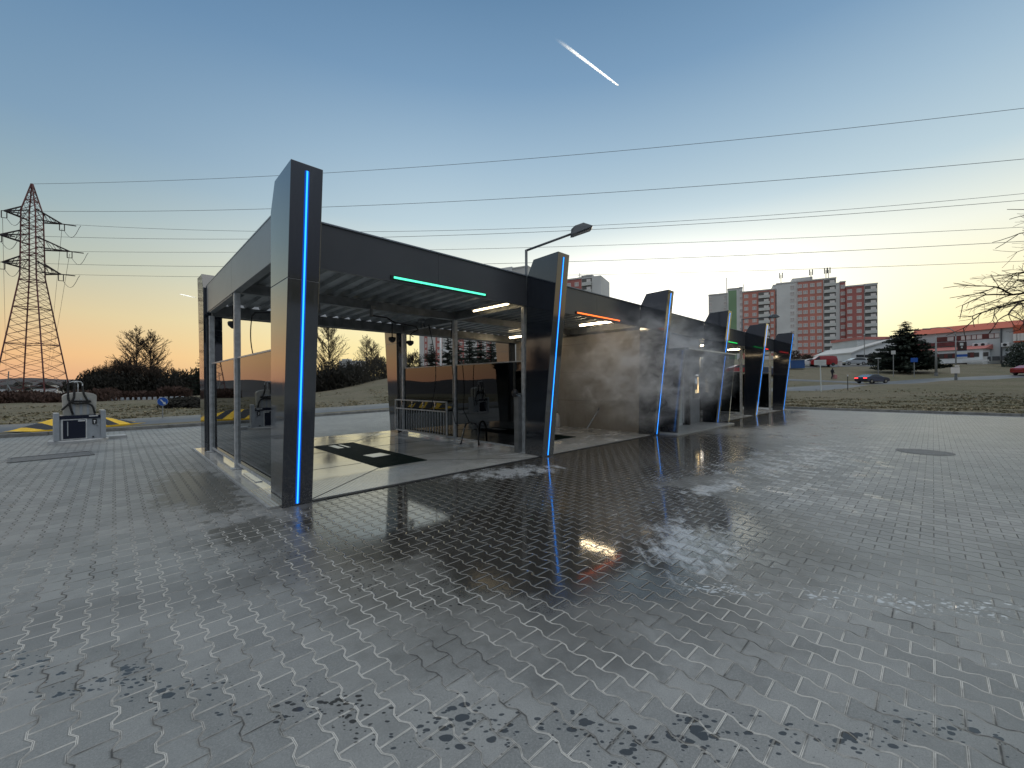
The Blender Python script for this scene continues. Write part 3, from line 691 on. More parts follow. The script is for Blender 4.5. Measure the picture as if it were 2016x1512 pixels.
# terminal
t = thing('payment_terminal', 'lit payment terminal on the grey wall beside the glass door', 'payment terminal', (16.0, 6.40, 0))
t.location = (16.15, 6.43, 0)
mb = MB(); mb.b2(-.24, .24, -.06, 0, 1.0, 1.95); mb.build('housing', M['black'], t, bevel=.01)
mb = MB(); mb.b2(.08, .15, -.075, -.061, 1.2, 1.8); mb.build('light_bar', mat('warm_light_bar', (.8, .6, .3), .4, emit=(1, .68, .30), es=3), t)
mb = MB(); mb.b2(-.14, .02, -.07, -.061, 1.55, 1.75); mb.build('screen', mat('lit_screen', (.5, .6, .7), .3, emit=(.55, .68, .8), es=.9), t)
mb = MB(); mb.b2(-.14, .04, -.07, -.061, 1.18, 1.32); mb.build('coin_slot', mat('lit_slot', (.8, .7, .4), .3, emit=(.9, .72, .4), es=1.0), t)
mb = MB(); mb.b2(-.1, .1, -.09, -.061, 1.86, 1.90); mb.build('lamp', mat('lit_lamp_small', (.8, .8, .8), .3, emit=(.8, .85, .9), es=1.2), t)

# ------------------------------------------------------------ furniture in the bays
t = thing('mat_rack', 'galvanised railing rack with four clips hanging on the glass screen', 'mat rack', (6.56, 9.33, 0))
mb = MB()
for zz in (.14, .83, 1.10): mb.box((0, 1.42, zz), (.035, 2.86, .035))
for yy in (0, 2.84): mb.box((0, yy, .62), (.035, .035, .99))
mb.build('frame', M['galv'], t)
for i in range(19): mb = MB(); mb.cyl((0, .14+i*.142, .155), (0, .14+i*.142, .815), .010, n=6); mb.build('bar', M['galv'], t)
for i in range(4):
    mb = MB(); yy = .5+i*.62; mb.box((-.03, yy, 1.05), (.05, .05, .06)); mb.box((-.03, yy, .97), (.03, .03, .05)); mb.bar((-.03, yy+.02, 1.03), (-.02, yy+.1, .86), .012); mb.build('clip', M['chrome'], t)
t = thing('wheel_bumper', 'black tubular hoop stand on a steel foot plate beside the rack', 'hoop stand', (6.45, 8.55, .02))
mb = MB(); hp = [(0, 0, .02), (0, -.12, .45), (0, -.18, .56), (0, -.30, .60), (0, -.42, .58), (0, -.52, .46), (0, -.55, .02)]
mb.tube([Vector((a+.28*(-b), b, c)) for a, b, c in hp], .022, 8); mb.build('hoop', M['black'], t, smooth=True)
mb = MB(); mb.cyl((-.02, -.01, .05), (.02, -.13, .46), .012, n=6); mb.build('tube', M['chrome'], t)
mb = MB(); mb.box((0, 0, .008), (.34, .22, .012)); mb.build('foot_plate', M['plate'], t)
t = thing('control_box', 'tall narrow grey equipment column at the foot of the second pillar', 'equipment column', (6.62, 6.62, .02))
mb = MB(); mb.box((0, 0, .68), (.10, .14, 1.36)); mb.build('column', M['galvd'], t)
mb = MB(); mb.lathe((-.07, .02, 1.28), [(.05, 0), (.075, .05), (.075, .12), (.04, .17)], 12); mb.build('reel', M['black'], t, smooth=True)
mb = MB(); mb.cyl((-.09, 0, 1.34), (-.10, -.22, 1.30), .014); mb.build('spout', M['chrome'], t)
t = thing('lance', 'thin spray lance leaning near the beige wall in the misty bay', 'spray lance', (11.5, 8.2, .03))
mb = MB(); mb.cyl((0, 0, .0), (.30, -.25, .62), .012); mb.build('pipe', M['chrome'], t)
mb = MB(); mb.cyl((.30, -.25, .62), (.34, -.28, .74), .022); mb.build('grip', M['black'], t)
t = thing('bottle', 'white canister standing by the beige wall behind the second pillar', 'canister', (11.62, 9.6, .02))
mb = MB(); mb.lathe((0, 0, 0), [(.10, 0), (.11, .02), (.11, .38), (.05, .46), (.04, .5)], 14); mb.build('body', M['white'], t, smooth=True)
mb = MB(); mb.cyl((0, 0, .5), (0, 0, .54), .045); mb.build('cap', M['black'], t)
t = thing('kiosk', 'black waist-high machine in the bay past the porch', 'machine', (23.2, 7.9, .02))
mb = MB(); mb.box((0, 0, .9), (.9, .7, 1.8)); mb.build('body', M['gloss'], t, bevel=.03)
mb = MB(); mb.box((0, -.36, 1.2), (.5, .02, .4)); mb.build('panel', M['black'], t)
# dome cameras
def dome(label, loc, drop):
    t = thing('dome_camera', label, 'camera', loc, 0, 'black dome cameras hanging under the roof')
    mb = MB(); mb.cyl((0, 0, 0), (0, 0, -drop), .018); mb.build('stem', M['black'], t)
    mb = MB(); mb.lathe((0, 0, -drop-.16), [(.04, 0), (.07, .03), (.11, .07), (.12, .13), (.10, .16), (.03, .17)], 16); mb.build('dome', M['black'], t, smooth=True)
dome('black dome camera beside the steel post at the left end', (2.0, 11.3, 3.45), .38)
dome('black dome camera in front of the pale rear pillar', (6.1, 11.5, 3.45), .42)
dome('black dome camera just right of the square steel post, against the sky', (6.95, 11.9, 3.35), .34)
# swivel booms with hoses
def boom(label, c, ang, L, hose):
    t = thing('swivel_boom', label, 'hose boom', c, ang, 'ceiling booms for the spray hoses')
    mb = MB(); mb.box((0, 0, -.04), (.16, .16, .08)); mb.cyl((0, 0, -.08), (0, 0, -.26), .035); mb.build('pivot', M['galvd'], t)
    pts = [(0, 0, -.22), (L*.3, 0, -.20), (L*.45, 0, -.28), (L*.95, 0, -.28), (L, 0, -.36)]
    mb = MB(); mb.tube([Vector(p) for p in pts], .018, 8); mb.build('arm', M['black'], t)
    pts = [Vector((L, 0, -.36-hose*s_)) + Vector((-.12*s_, .18*math.sin(s_*2.8), 0)) for s_ in [i/10 for i in range(11)]]
    mb = MB(); mb.tube(pts, .011, 6); mb.build('hose', M['rubber'], t, smooth=True)
boom('boom with a long thin hose hanging in the left opening of the nearest bay', (3.2, 9.3, 3.42), 2.5, 1.35, 1.1)
boom('boom arm reaching from the middle of the nearest bay ceiling to the right', (4.3, 9.1, 3.42), .35, 1.7, .2)
boom('boom with a hose running down beside the square steel post', (6.2, 10.0, 3.42), -1.9, .9, 2.1)
boom('boom hanging near the round lamp in the second bay', (9.6, 9.0, 3.42), .9, 1.2, .5)
boom('boom silhouetted under the red signal bar in the last bay', (23.6, 7.0, 3.42), .2, .6, .5)
mb = MB(); pts = [Vector((6.56, 9.05, 3.3-2.4*s_))+Vector((0, .06*math.sin(s_*6), 0)) for s_ in [i/14 for i in range(15)]]
mb.tube(pts, .010, 6); mb.tube([Vector((6.56, 9.05, .9)), Vector((6.5, 8.85, .55)), Vector((6.5, 8.7, .5))], .010, 6)
tag(mb.build('hose', M['rubber'], smooth=True), 'dark pressure hose running down the square steel post', 'hose')

# lamps on the roof
def rooflamp(label, loc, rz, h, L, rise, group):
    t = thing('roof_lamp', label, 'lamp', loc, rz, group)
    mb = MB(); mb.cyl((0, 0, 0), (0, 0, h), .04, n=10); mb.build('pole', M['lampgrey'], t, smooth=True)
    mb = MB(); mb.cyl((0, 0, h-.02), (L, 0, h+rise), .034, n=10); mb.build('arm', M['lampgrey'], t, smooth=True)
    mb = MB(); mb.cyl((0, 0, h*.55), (-.35, .35, 0), .02); mb.build('brace', M['lampgrey'], t)
    sl_ = rise/L; e = Vector((L, 0, h+rise)); d = Vector((1, 0, sl_)).normalized(); n_ = Vector((-d.z, 0, d.x))
    pr = [(-.06, -.05), (.02, -.07), (.58, -.05), (.62, -.02), (.40, .17), (.14, .17), (.0, .09)]
    mb = MB(); vs = []
    for yy, k in ((-.15, 0), (.15, 0)):
        for a, b in pr:
            kk = .7 if b > .1 else 1; vs.append(e+d*a+n_*b+Vector((0, yy*kk, 0)))
    n7 = len(pr); mb.add(vs, [tuple(range(n7-1, -1, -1)), tuple(range(n7, 2*n7))]+[(i, (i+1) % n7, (i+1) % n7+n7, i+n7) for i in range(n7)])
    hd = mb.build('lamp_head', M['lampgrey'], t, bevel=.012)
    mb = MB(); c = e+d*.34-n_*.066; mb.box(c, (.40, .22, .02), ry=-math.atan(sl_)); mb.build('lens', M['lens'], hd)
p = Vector((7.3, 8.0, 3.6))
LPs = P(1036, 492, 12.2)
rooflamp('grey street lamp rising over the roof behind the second pillar', (LPs.x, LPs.y, 3.55), YAW-R_(96), LPs.z-3.55, 1.35, .42, 'grey lamps mounted on the car wash roof')
LP2 = P(1461, 628, 27)
rooflamp('slim grey lamp with a long level arm over the far bays', (LP2.x, LP2.y, 3.55), YAW-R_(78), LP2.z-3.55, 2.2, .18, 'grey lamps mounted on the car wash roof')

# ------------------------------------------------------------ vacuum station
t = thing('vacuum_station', 'grey coin vacuum station with navy door and looped hoses on a kerbed island', 'vacuum station', (-.70, 17.15, 0), .10)
mb = MB(); mb.lathe((0, .15, 0), [(.62, 0), (.62, .06), (.58, .08)], 24); mb.box((.55, .3, .04), (.9, .5, .08)); mb.build('island', mat('pale_island', (.42, .43, .43), .6, var=.1), t)
mb = MB(); mb.box((-.46, 0, .46), (.11, .5, .78)); mb.build('side_post', M['ltgrey'], t, bevel=.01)
mb = MB(); mb.box((.46, 0, .48), (.11, .5, .82)); mb.build('side_post', M['ltgrey'], t, bevel=.01)
mb = MB(); mb.box((0, .02, .42), (.81, .44, .70)); mb.build('cabinet', M['ltgrey'], t, bevel=.008)
mb = MB(); mb.box((0, -.215, .72), (.80, .03, .10)); mb.build('header', M['navy'], t)
mb = MB(); mb.box((-.12, -.212, .38), (.50, .02, .58)); f_ = mb.build('door_frame', M['white'], t)
mb = MB(); mb.box((-.12, -.228, .38), (.44, .015, .52)); mb.build('door', M['navy'], f_)
mb = MB(); mb.box((-.25, -.24, .40), (.02, .012, .40)); mb.build('handle', M['ltgrey'], f_)
mb = MB(); mb.box((.02, -.24, .61), (.14, .01, .03)); mb.build('notice', M['white'], f_)
mb = MB(); mb.box((.28, -.21, .57), (.09, .03, .15)); b_ = mb.build('coin_panel', M['black'], t)
mb = MB(); mb.cyl((.28, -.23, .59), (.28, -.235, .59), .022, n=12); mb.box((.28, -.228, .54), (.02, .01, .05)); mb.build('coin_slot', M['white'], b_)
mb = MB(); mb.cyl((.33, -.205, .46), (.33, -.24, .46), .018, n=10); mb.build('lock', M['chrome'], t)
mb = MB(); mb.cyl((.25, -.205, .13), (.25, -.24, .13), .022, n=10); mb.build('knob', M['black'], t)
mb = MB(); mb.box((.26, -.235, .735), (.18, .006, .028)); mb.build('name_strip', M['white'], t)
mb = MB(); n_ = 12; pts = [(-.32, .77), (.32, .77), (.34, 1.30)]+[(.34*math.cos(a), 1.30+.12*math.sin(a)) for a in [math.pi*i/10 for i in range(1, 10)]]+[(-.34, 1.30)]
mb.prism(pts, 'y', -.10, .30); hd = mb.build('hood', M['cream'], t, bevel=.01)
for xx in (-.12, .02, .16):
    mb = MB(); mb.box((xx, -.108, 1.02), (.05, .016, .48)); mb.build('rib', M['ltgrey'], hd)
mb = MB(); mb.box((0, -.12, 1.20), (.22, .03, .03)); mb.build('hose_bracket', M['chrome'], t)
for i, xx in enumerate((-.03, .06)):
    mb = MB(); mb.tube([Vector((xx, .05, 1.40)), Vector((xx, .05, 1.66)), Vector((xx-.03, .03, 1.72)), Vector((xx-.10, 0, 1.73)), Vector((xx-.17, -.05, 1.70))], .012, 8); mb.build('hose_arm', M['galv'], t, smooth=True)
def hose(pts, r=.024):
    pp = []
    n = len(pts)
    for i in range(n-1):
        p0, p1, p2, p3 = [Vector(pts[max(0, min(n-1, j))]) for j in (i-1, i, i+1, i+2)]
        for s_ in range(6):
            u = s_/6; pp.append(.5*((2*p1)+(-p0+p2)*u+(2*p0-5*p1+4*p2-p3)*u*u+(-p0+3*p1-3*p2+p3)*u**3))
    pp.append(Vector(pts[-1])); mb = MB(); mb.tube(pp, r, 8); return mb.build('hose', M['rubber'], t, smooth=True)
hose([(-.22, -.06, 1.70), (-.23, -.08, 1.45), (-.22, -.14, 1.2), (-.10, -.17, 1.10), (.12, -.17, 1.10), (.24, -.16, 1.02), (.30, -.14, .79)])
hose([(-.10, -.02, 1.70), (-.11, -.1, 1.45), (-.14, -.15, 1.22), (-.30, -.16, 1.0), (-.36, -.16, .93)])
hose([(.06, .0, 1.6), (.07, -.1, 1.4), (.14, -.15, 1.2), (.20, -.16, 1.15), (-.18, -.16, 1.16), (-.19, -.15, 1.0), (-.14, -.14, .79)])

# ------------------------------------------------------------ striped ramp
a = P(66, 850.5, 14.1); a.z = 0; b = P(313, 832.5, 17.6); b.z = 0; d = (b-a); L = d.length
t = thing('striped_ramp', 'low wedge kerb block with yellow and black diagonal stripes', 'striped ramp', a, math.atan2(d.y, d.x))
sec = lambda s_: min(1, max(0.02, min(s_/(L*.36), (L-s_)/(L*.42))))
mb = MB(); N_ = 48; rows = [(0, .03), (.02, .05), (.62, 1.0), (.75, 1.0), (1.0, .05)]
vs = []
for i in range(N_+1):
    s_ = L*i/N_; h = .42*sec(s_)
    for yy, hh in rows: vs.append((s_, yy, h*hh+.03))
for i in range(N_):
    for j in range(len(rows)-1):
        s_ = L*(i+.5)/N_; mi = int(s_/.40) % 2
        mb.add([vs[i*5+j], vs[i*5+5+j], vs[i*5+5+j+1], vs[i*5+j+1]], [(0, 1, 2, 3)], mi)
mb2 = MB()
# skewed stripes: shear the top row
for k_, v in enumerate(mb.v):
    f_ = 0
    v.x = v.x + (-.34)*(v.y/.62) if .02 < v.x < L-.02 else v.x
mb.build('wedge', [M['yellow'], M['blackp']], t)
mb = MB(); mb.box((L/2, -.02, .03), (L+.1, .05, .06)); mb.build('edge_strip', M['yellow'], t)

# ------------------------------------------------------------ signs and small things left
p = GP(320, 19.2)
t = thing('keep_right_sign', 'small round blue road sign with a white arrow on a short post', 'road sign', p, dirz(p))
mb = MB(); mb.cyl((0, 0, 0), (0, 0, .95), .025); mb.build('post', M['polegrey'], t)
mb = MB(); mb.cyl((0, -.03, .85), (0, -.045, .85), .19, n=28); mb.cyl((0, -.02, .85), (0, -.03, .85), .20, n=28, mi=1); b_ = mb.build('disc', [M['blue'], M['signw']], t)
mb = MB(); mb.box((-.01, -.052, .86), (.045, .008, .22), ry=R_(-35)); mb.add([(.12, -.052, .70), (-.005, -.052, .74), (.09, -.052, .84)], [(0, 1, 2)]); mb.build('arrow', M['signw'], b_)
def leafblob(name, label, cat, p, rx, ry, h, m_, n=900, ls=.09, group=None, kind=None, seed=1, stalks=0):
    rnd = random.Random(seed); mb = MB()
    for i in range(n):
        while True:
            u = Vector((rnd.uniform(-1, 1), rnd.uniform(-1, 1), rnd.uniform(0, 1)))
            if u.x**2+u.y**2+(u.z*.9)**2 < 1+.12*math.sin(u.x*9+seed)+.1*math.sin(u.z*11+u.y*7): break
        c = Vector((u.x*rx, u.y*ry, u.z*h)); a_ = Vector((rnd.gauss(0, 1), rnd.gauss(0, 1), rnd.gauss(0, 1))).normalized(); b_ = a_.orthogonal().normalized(); s_ = ls*rnd.uniform(.6, 1.5)
        mb.add([c-a_*s_, c+b_*s_*.5, c+a_*s_, c-b_*s_*.5], [(0, 1, 2, 3)])
    sm = MB()
    for i in range(max(6, stalks)):
        a_ = rnd.uniform(0, 6.28); k = rnd.uniform(.3, .95); sm.cyl((0+.2*rx*math.cos(a_), .2*ry*math.sin(a_), -.1), (k*rx*math.cos(a_), k*ry*math.sin(a_), h*rnd.uniform(.6, 1.12)), .015*h*.5, .004, n=4)
    if kind:
        mb.v += []; o = mb.build(name, m_, off=None); o.location = p; return tag(o, label, cat, kind=kind)
    t = thing(name, label, cat, p, 0, group); mb.build('foliage', m_, t); sm.build('stems', M['bark'], t); return t

# ------------------------------------------------------------ trees
def bare_tree(rnd, H, spread=.5, levels=6, trunk=.14, lean=0.0, upw=.25, first=.25, rmin=.022):
    tr, cr = MB(), MB()
    def grow(p, d, L, r, lv):
        segs = 3; q = p
        for s_ in range(segs):
            d = (d+Vector((rnd.gauss(0, .10), rnd.gauss(0, .10), rnd.gauss(0, .06)+upw*.10))).normalized()
            n_ = q+d*L/segs; r1 = r*(1-.18*(s_+1)/segs*1.2)
            (tr if lv == 0 else cr).cyl(q, n_, max(rmin, r*(1-.2*s_/segs)), max(rmin*.8, r1), n=6 if lv < 2 else (4 if lv < 4 else 3), cap=False)
            if lv > 0 and lv < levels and rnd.random() < .8:
                sd = (d+Vector((rnd.gauss(0, 1), rnd.gauss(0, 1), rnd.gauss(0, .5))).normalized()*.85).normalized(); grow(n_, sd, L*rnd.uniform(.45, .65), r1*.45, max(lv+1, 2))
            q = n_
        if lv < levels:
            k = 2 if lv > 0 else 3
            for i in range(k):
                sd = (d+Vector((rnd.gauss(0, 1), rnd.gauss(0, 1), rnd.gauss(0, .4))).normalized()*spread*rnd.uniform(.7, 1.3)+Vector((0, 0, upw*.3))).normalized()
                grow(q, sd, L*rnd.uniform(.68, .86), r*.62, lv+1)
    grow(Vector((0, 0, -.2)), Vector((lean, 0, 1)).normalized(), H*first, trunk, 0)
    return tr, cr
def excurrent(rnd, H, trunk=.14, width=.30):       # one straight leader with rising side branches
    tr, cr = MB(), MB(); q = Vector((0, 0, -.2)); N_ = 18
    for i in range(N_):
        n_ = q+Vector((rnd.gauss(0, .02)*H/14, rnd.gauss(0, .02)*H/14, H/N_)); r0 = trunk*(1-i/N_)+.01; tr.cyl(q, n_, r0, trunk*(1-(i+1)/N_)+.01, n=6, cap=False)
        if i > 2:
            for b_ in range(6):
                a_ = rnd.uniform(0, 6.28); k = math.sin(math.pi*min(1, (i/N_)*.85+.18))
                L = H*width*k*rnd.uniform(.6, 1.05); d = Vector((math.cos(a_)*.8, math.sin(a_)*.8, .75)).normalized(); p0 = q.lerp(n_, rnd.random()); r1 = r0*.32
                for s_ in range(4):
                    p1 = p0+d*L/4; cr.cyl(p0, p1, max(.035, r1*(1-s_*.22)), max(.03, r1*(1-(s_+1)*.22)), n=4, cap=False)
                    for w_ in range(4):
                        d2 = (d+Vector((rnd.gauss(0, .6), rnd.gauss(0, .6), rnd.gauss(.1, .4)))).normalized(); p2 = p1+d2*L*.26*rnd.uniform(.6, 1.2); cr.cyl(p1, p2, max(.024, r1*.35), .016, n=3, cap=False)
                        d3 = (d2+Vector((rnd.gauss(0, .5), rnd.gauss(0, .5), .3))).normalized(); cr.cyl(p1.lerp(p2, .6), p1.lerp(p2, .6)+d3*L*.17, .018, .012, n=3, cap=False)
                    d = (d+Vector((rnd.gauss(0, .12), rnd.gauss(0, .12), .08))).normalized(); p0 = p1
        q = n_
    return tr, cr
def tree_thing(tr, cr, name, label, cat, p, group, rz=0.0, s_=1.0, m_='twig'):
    t = thing(name, label, cat, p, rz, group); t.scale = (s_,)*3
    tr.build('trunk', M['bark'], t); cr.build('crown', M[m_], t); return t
def conifer(rnd, H, Wd, lay=17, dens=1.0, tufts=True):
    tr, cr = MB(), MB(); tr.cyl((0, 0, -.2), (0, 0, H*.97), H*.022, .02, n=6)
    for i in range(lay):
        k = i/lay; z0 = H*(.07+.90*k); Lm = Wd*(1-k)**.75*(.8+.25*math.sin(i*2.3)); nb = int((11-6*k)*dens)+3
        for b_ in range(nb):
            a_ = 6.28*b_/nb+rnd.uniform(-.4, .4); L = Lm*rnd.uniform(.6, 1.12)+.12*H*.15; dz = rnd.uniform(-.10, .18)
            d = Vector((math.cos(a_), math.sin(a_), dz)); d.normalize(); p0 = Vector((0, 0, z0+rnd.uniform(-.3, .3)*H/lay))
            cr.cyl(p0, p0+d*L, .02*L+.01, .008, n=3, cap=False)
            sd = Vector((-d.y, d.x, 0)).normalized(); m_ = max(7, int(L*6*dens))
            for j in range(m_):
                u = (j+.6)/m_; c = p0+d*L*u
                for q_ in range(6):
                    e = (sd*rnd.uniform(-1, 1)*1.1+d*rnd.uniform(.1, 1.0)+Vector((0, 0, rnd.uniform(-.3, .75)))).normalized(); wd_ = L*.22*(1-.55*u)*rnd.uniform(.5, 1.2)+.05*H/10
                    n_ = e.orthogonal().normalized()*wd_*.22; cr.add([c, c+e*wd_*.6+n_, c+e*wd_, c+e*wd_*.6-n_], [(0, 1, 2, 3)])
    return tr, cr

# left grove
rnd = random.Random(11)
TA = tree_thing(*excurrent(rnd, 13, .16), 'bare_tree', 'tallest bare tree with a straight trunk left of the car wash', 'tree', GP(270, 80), 'bare trees of the left grove', s_=1.12)
dup(TA, GP(297, 82), 2.1, 'second tall bare tree close right of the tallest one', 1.08)
BT = tree_thing(*bare_tree(random.Random(21), 10, .55), 'bare_tree', 'spreading bare tree left of the two tall ones', 'tree', GP(232, 76), 'bare trees of the left grove', s_=1.0)
dup(BT, GP(208, 78), 1.4, 'lower bare tree at the left edge of the grove', .84); dup(BT, GP(182, 78), 3.4, 'smallest bare tree at the left end of the thicket', .66); dup(BT, GP(284, 78), 5.5, 'low twiggy bare tree between the tall pair', .85); dup(BT, GP(222, 80), 2.2, 'slanting bare tree left of the spreading one', .92)
dup(BT, GP(250, 76), 4.0, 'twiggy bare tree tucked between the left trees', .95)
dup(BT, GP(332, 82), 5.0, 'faint bare tree right of the tall pair', .78); dup(BT, GP(354, 84), .7, 'pale bare tree near the left rear pillar', .66); dup(BT, GP(315, 76), 2.6, 'bushy bare tree under the tall pair', .76)
# through the nearest bay
dup(TA, GP(648, 70), .5, 'tall fan-shaped bare tree seen through the nearest bay', .95, group='bare trees seen through the bays')
for px, f, s_, lab, k in ((600, 78, .62, 'bare tree half hidden by the nearest pillar', 0), (690, 92, .55, 'thin bare tree above the dark shrubs in the opening', 0), (722, 80, .70, 'twiggy bare tree above the slope in the opening', 1),
                       (736, 84, .62, 'bare tree beside the taller twiggy one on the slope', 1), (753, 88, .60, 'pale bare tree left of the rear pillar', 0), (818, 84, .62, 'bare tree seen against yellow sky above the glass rail', 0),
                       (500, 80, .72, 'bare tree seen through the end opening above the rail', 0), (480, 84, .66, 'bare tree behind the end opening, left one', 0), (850, 90, .6, 'bare tree in front of the flats above the rail', 0)):
    dup(BT if k == 0 else TA, GP(px, f), px*.37, lab, s_, group='bare trees seen through the bays')
for i, (ax, rr, s_) in enumerate(((121, 46, .9), (127, 40, .8), (133, 44, 1.0), (139, 38, .75))):
    a_ = R_(ax); X, Y = rr*math.cos(a_), rr*math.sin(a_); dup(BT, (X, Y, zt(X, Y)), ax*.3, ['bare tree beyond the left edge, first from the pylon', 'bare tree beyond the left edge, second from the pylon', 'bare tree beyond the left edge, third from the pylon', 'bare tree beyond the left edge, farthest from the pylon'][i], s_, group='bare trees beyond the left edge')
# dark thicket
def thicket(pts, h, label, m_, n, seed, wd=5.0, ls=.35):
    rnd = random.Random(seed); mb = MB()
    for i in range(n):
        t_ = rnd.random()*(len(pts)-1); j = min(int(t_), len(pts)-2); c = pts[j].lerp(pts[j+1], t_-j); hh = h*(.75+.2*math.sin(c.x*.9+seed)+.14*math.sin(c.x*2.3+c.y)+.1*rnd.random())
        q = c+Vector((rnd.uniform(-.5, .5)*wd, rnd.uniform(-.5, .5)*wd, 0)); z0 = rnd.random()**.8*hh; q.z = zt(q.x, q.y)+z0-.1
        a_ = Vector((rnd.gauss(0, .5), rnd.gauss(0, .5), 1)).normalized(); b_ = a_.orthogonal().normalized(); s_ = ls*rnd.uniform(.5, 1.4)
        mb.add([q-a_*s_, q+b_*s_*.35, q+a_*s_, q-b_*s_*.35], [(0, 1, 2, 3)])
    return tag(mb.build('thicket', m_), label, 'thicket', kind='stuff')
thicket([GP(172, 72), GP(230, 74), GP(300, 76), GP(400, 78), GP(460, 78)], 4.6, 'dark dense thicket under the left bare trees', M['bush'], 14000, 2, 7.0, .34)
thicket([GP(595, 60), GP(640, 62), GP(680, 66), GP(715, 72), GP(770, 82), GP(800, 86)], 3.9, 'dark thicket on the slope behind the nearest bay', M['bush'], 14000, 5, 6.0, .30)
thicket([GP(0, 46), GP(60, 45), GP(120, 42), GP(200, 44)], 1.35, 'dark low hedge behind the vacuum station', M['twigr'], 7000, 8, 3.0, .22)
thicket([GP(200, 47), GP(280, 49), GP(365, 51)], 1.35, 'reddish clipped hedge below the dark thicket', M['twigr'], 6000, 9, 1.6, .2)
for px, lab in ((372, 'low dark shrub right of the blue arrow sign'), (352, 'small dark shrub close beside the blue arrow sign'), (395, 'dark shrub by the left rear pillar')):
    leafblob('shrub', lab, 'shrub', GP(px, 29.5), 1.3, 1.0, .75, M['bush'], 1500, .08, 'low shrubs by the arrow sign', seed=px)
# white marker stones
st = MB(); st.box((0, 0, .14), (.32, .2, .3), top=(.8, .8)); so_ = st.build('marker_stone', M['ltgrey'], bevel=.02); so_.location = GP(208, 45)
tag(so_, 'pale marker stone in the row below the hedge', 'marker stone', 'row of pale marker stones below the hedge')
for i in range(1, 15):
    c = so_.copy(); sc.collection.objects.link(c); c.location = GP(208+i*10.8, 45+i*.18); c.rotation_euler = (0, 0, .3*i)
# conifers
cA = tree_thing(*conifer(random.Random(4), 8.5, 4.5, 22, 1.35), 'conifer', 'broad dark conifer in front of the white and red hall', 'tree', GP(1782, 68), 'dark conifers', m_='needle', s_=1.06)
CB = tree_thing(*conifer(random.Random(9), 8.0, 2.6, 15, 1.0), 'conifer', 'pointed dark conifer behind the glass screen, rightmost', 'tree', GP(968, 62), 'dark conifers', m_='needle', s_=.95)
for px, f, s_, lab in ((925, 60, 1.0, 'tallest dark conifer above the glass rail'), (900, 58, .78, 'dark conifer left of the tallest one above the rail'), (946, 64, .85, 'dark conifer between the two tall ones above the rail'), (882, 60, .86, 'dark conifer right beside the square steel post'), (990, 60, .9, 'dark conifer against the beige rear pillar'),
                       (850, 66, .70, 'small dark conifer in front of the grey flats'), (826, 64, .50, 'low dark conifer below the yellow sky gap'), (806, 62, .42, 'lowest dark conifer beside the second rear pillar'), (515, 66, .82, 'small conifer seen over the end glass rail'), (1822, 80, .70, 'narrow conifer peeping out right of the broad one'),
                       (655, 64, .60, 'dark conifer inside the shrubs of the nearest opening'), (398, 60, .82, 'dark conifer beside the left rear pillar')):
    dup(CB, GP(px, f), px*.7, lab, s_, group='dark conifers')
for px, f, s_, lab, nn in ((2035, 72, 3.6, 'dark round shrub at the right edge by the hall', 2600), (1730, 88, 2.2, 'brown bush beside the flats at the left end of the hall', 1500)):
    leafblob('shrub', lab, 'shrub', GP(px, f), s_, s_, s_*1.25, M['needle' if px > 2000 else 'bush'], nn, .25, seed=px)
for i, (px, f, s_) in enumerate(((1590, 108, 1.5), (1625, 108, 2.0), (1652, 106, 1.8), (1686, 104, 1.7), (1562, 100, 2.2))):
    leafblob('bare_shrub', ['brown bare shrub behind the red van', 'tall brown shrub between the van and the silver car', 'brown shrub behind the white utility box', 'brown shrub at the corner of the white gable hall', 'pale twiggy shrub above the blue container'][i], 'shrub', GP(px, f), s_, s_, s_*1.5, M['twig'], 900, .22, 'brown shrubs at the foot of the flats', seed=px, stalks=14)
# big bare tree at the right edge, standing outside the frame
tr, cr = bare_tree(random.Random(31), 15, .75, 6, .32, -.05, -.05, .22, .008)
RT = tree_thing(tr, cr, 'bare_tree', 'large bare tree reaching in from the right edge', 'tree', GP(2345, 24), None, rz=1.0, s_=1.38)

# ------------------------------------------------------------ pylon and wires
pc = GP(66, 73); pc.z = 0
zp = lambda py, f=73, px=66: P(px, py, f).z
base_z = zt(pc.x, pc.y)
py = thing('pylon', 'tall red-brown lattice power pylon at the left', 'pylon', (pc.x, pc.y, base_z), YAW-R_(90)+R_(20))
ZT = zp(362)-base_z; zs = [0, zp(800-60)-base_z, zp(545)-base_z, zp(500)-base_z, zp(418)-base_z, ZT]
def hw(z_): return interp([0, zp(545)-base_z, zp(418)-base_z, ZT], [3.5, 1.08, .95, .06], z_)
mb = MB()
for sx in (-1, 1):
    for sy in (-1, 1):
        for a_, b_ in zip(zs[:-1], zs[1:]):
            mb.bar((sx*hw(a_), sy*hw(a_), a_), (sx*hw(b_), sy*hw(b_), b_), .15)
mb.build('leg_frame', M['lattice'], py)
mb = MB(); z_ = 1.5; i = 0
while z_ < ZT-.6:
    st_ = max(.95, hw(z_)*.62); z2 = min(ZT, z_+st_)
    for (ax, ay, bx, by) in ((-1, -1, 1, -1), (1, -1, 1, 1), (1, 1, -1, 1), (-1, 1, -1, -1)):
        h1, h2 = hw(z_), hw(z2)
        mb.bar((ax*h1, ay*h1, z_), (bx*h2, by*h2, z2), .055); mb.bar((bx*h1, by*h1, z_), (ax*h2, ay*h2, z2), .055)
        if i % 5 == 0: mb.bar((ax*h1, ay*h1, z_), (bx*h1, by*h1, z_), .12)
    z_ = z2; i += 1
mb.build('bracing', M['lattice'], py)
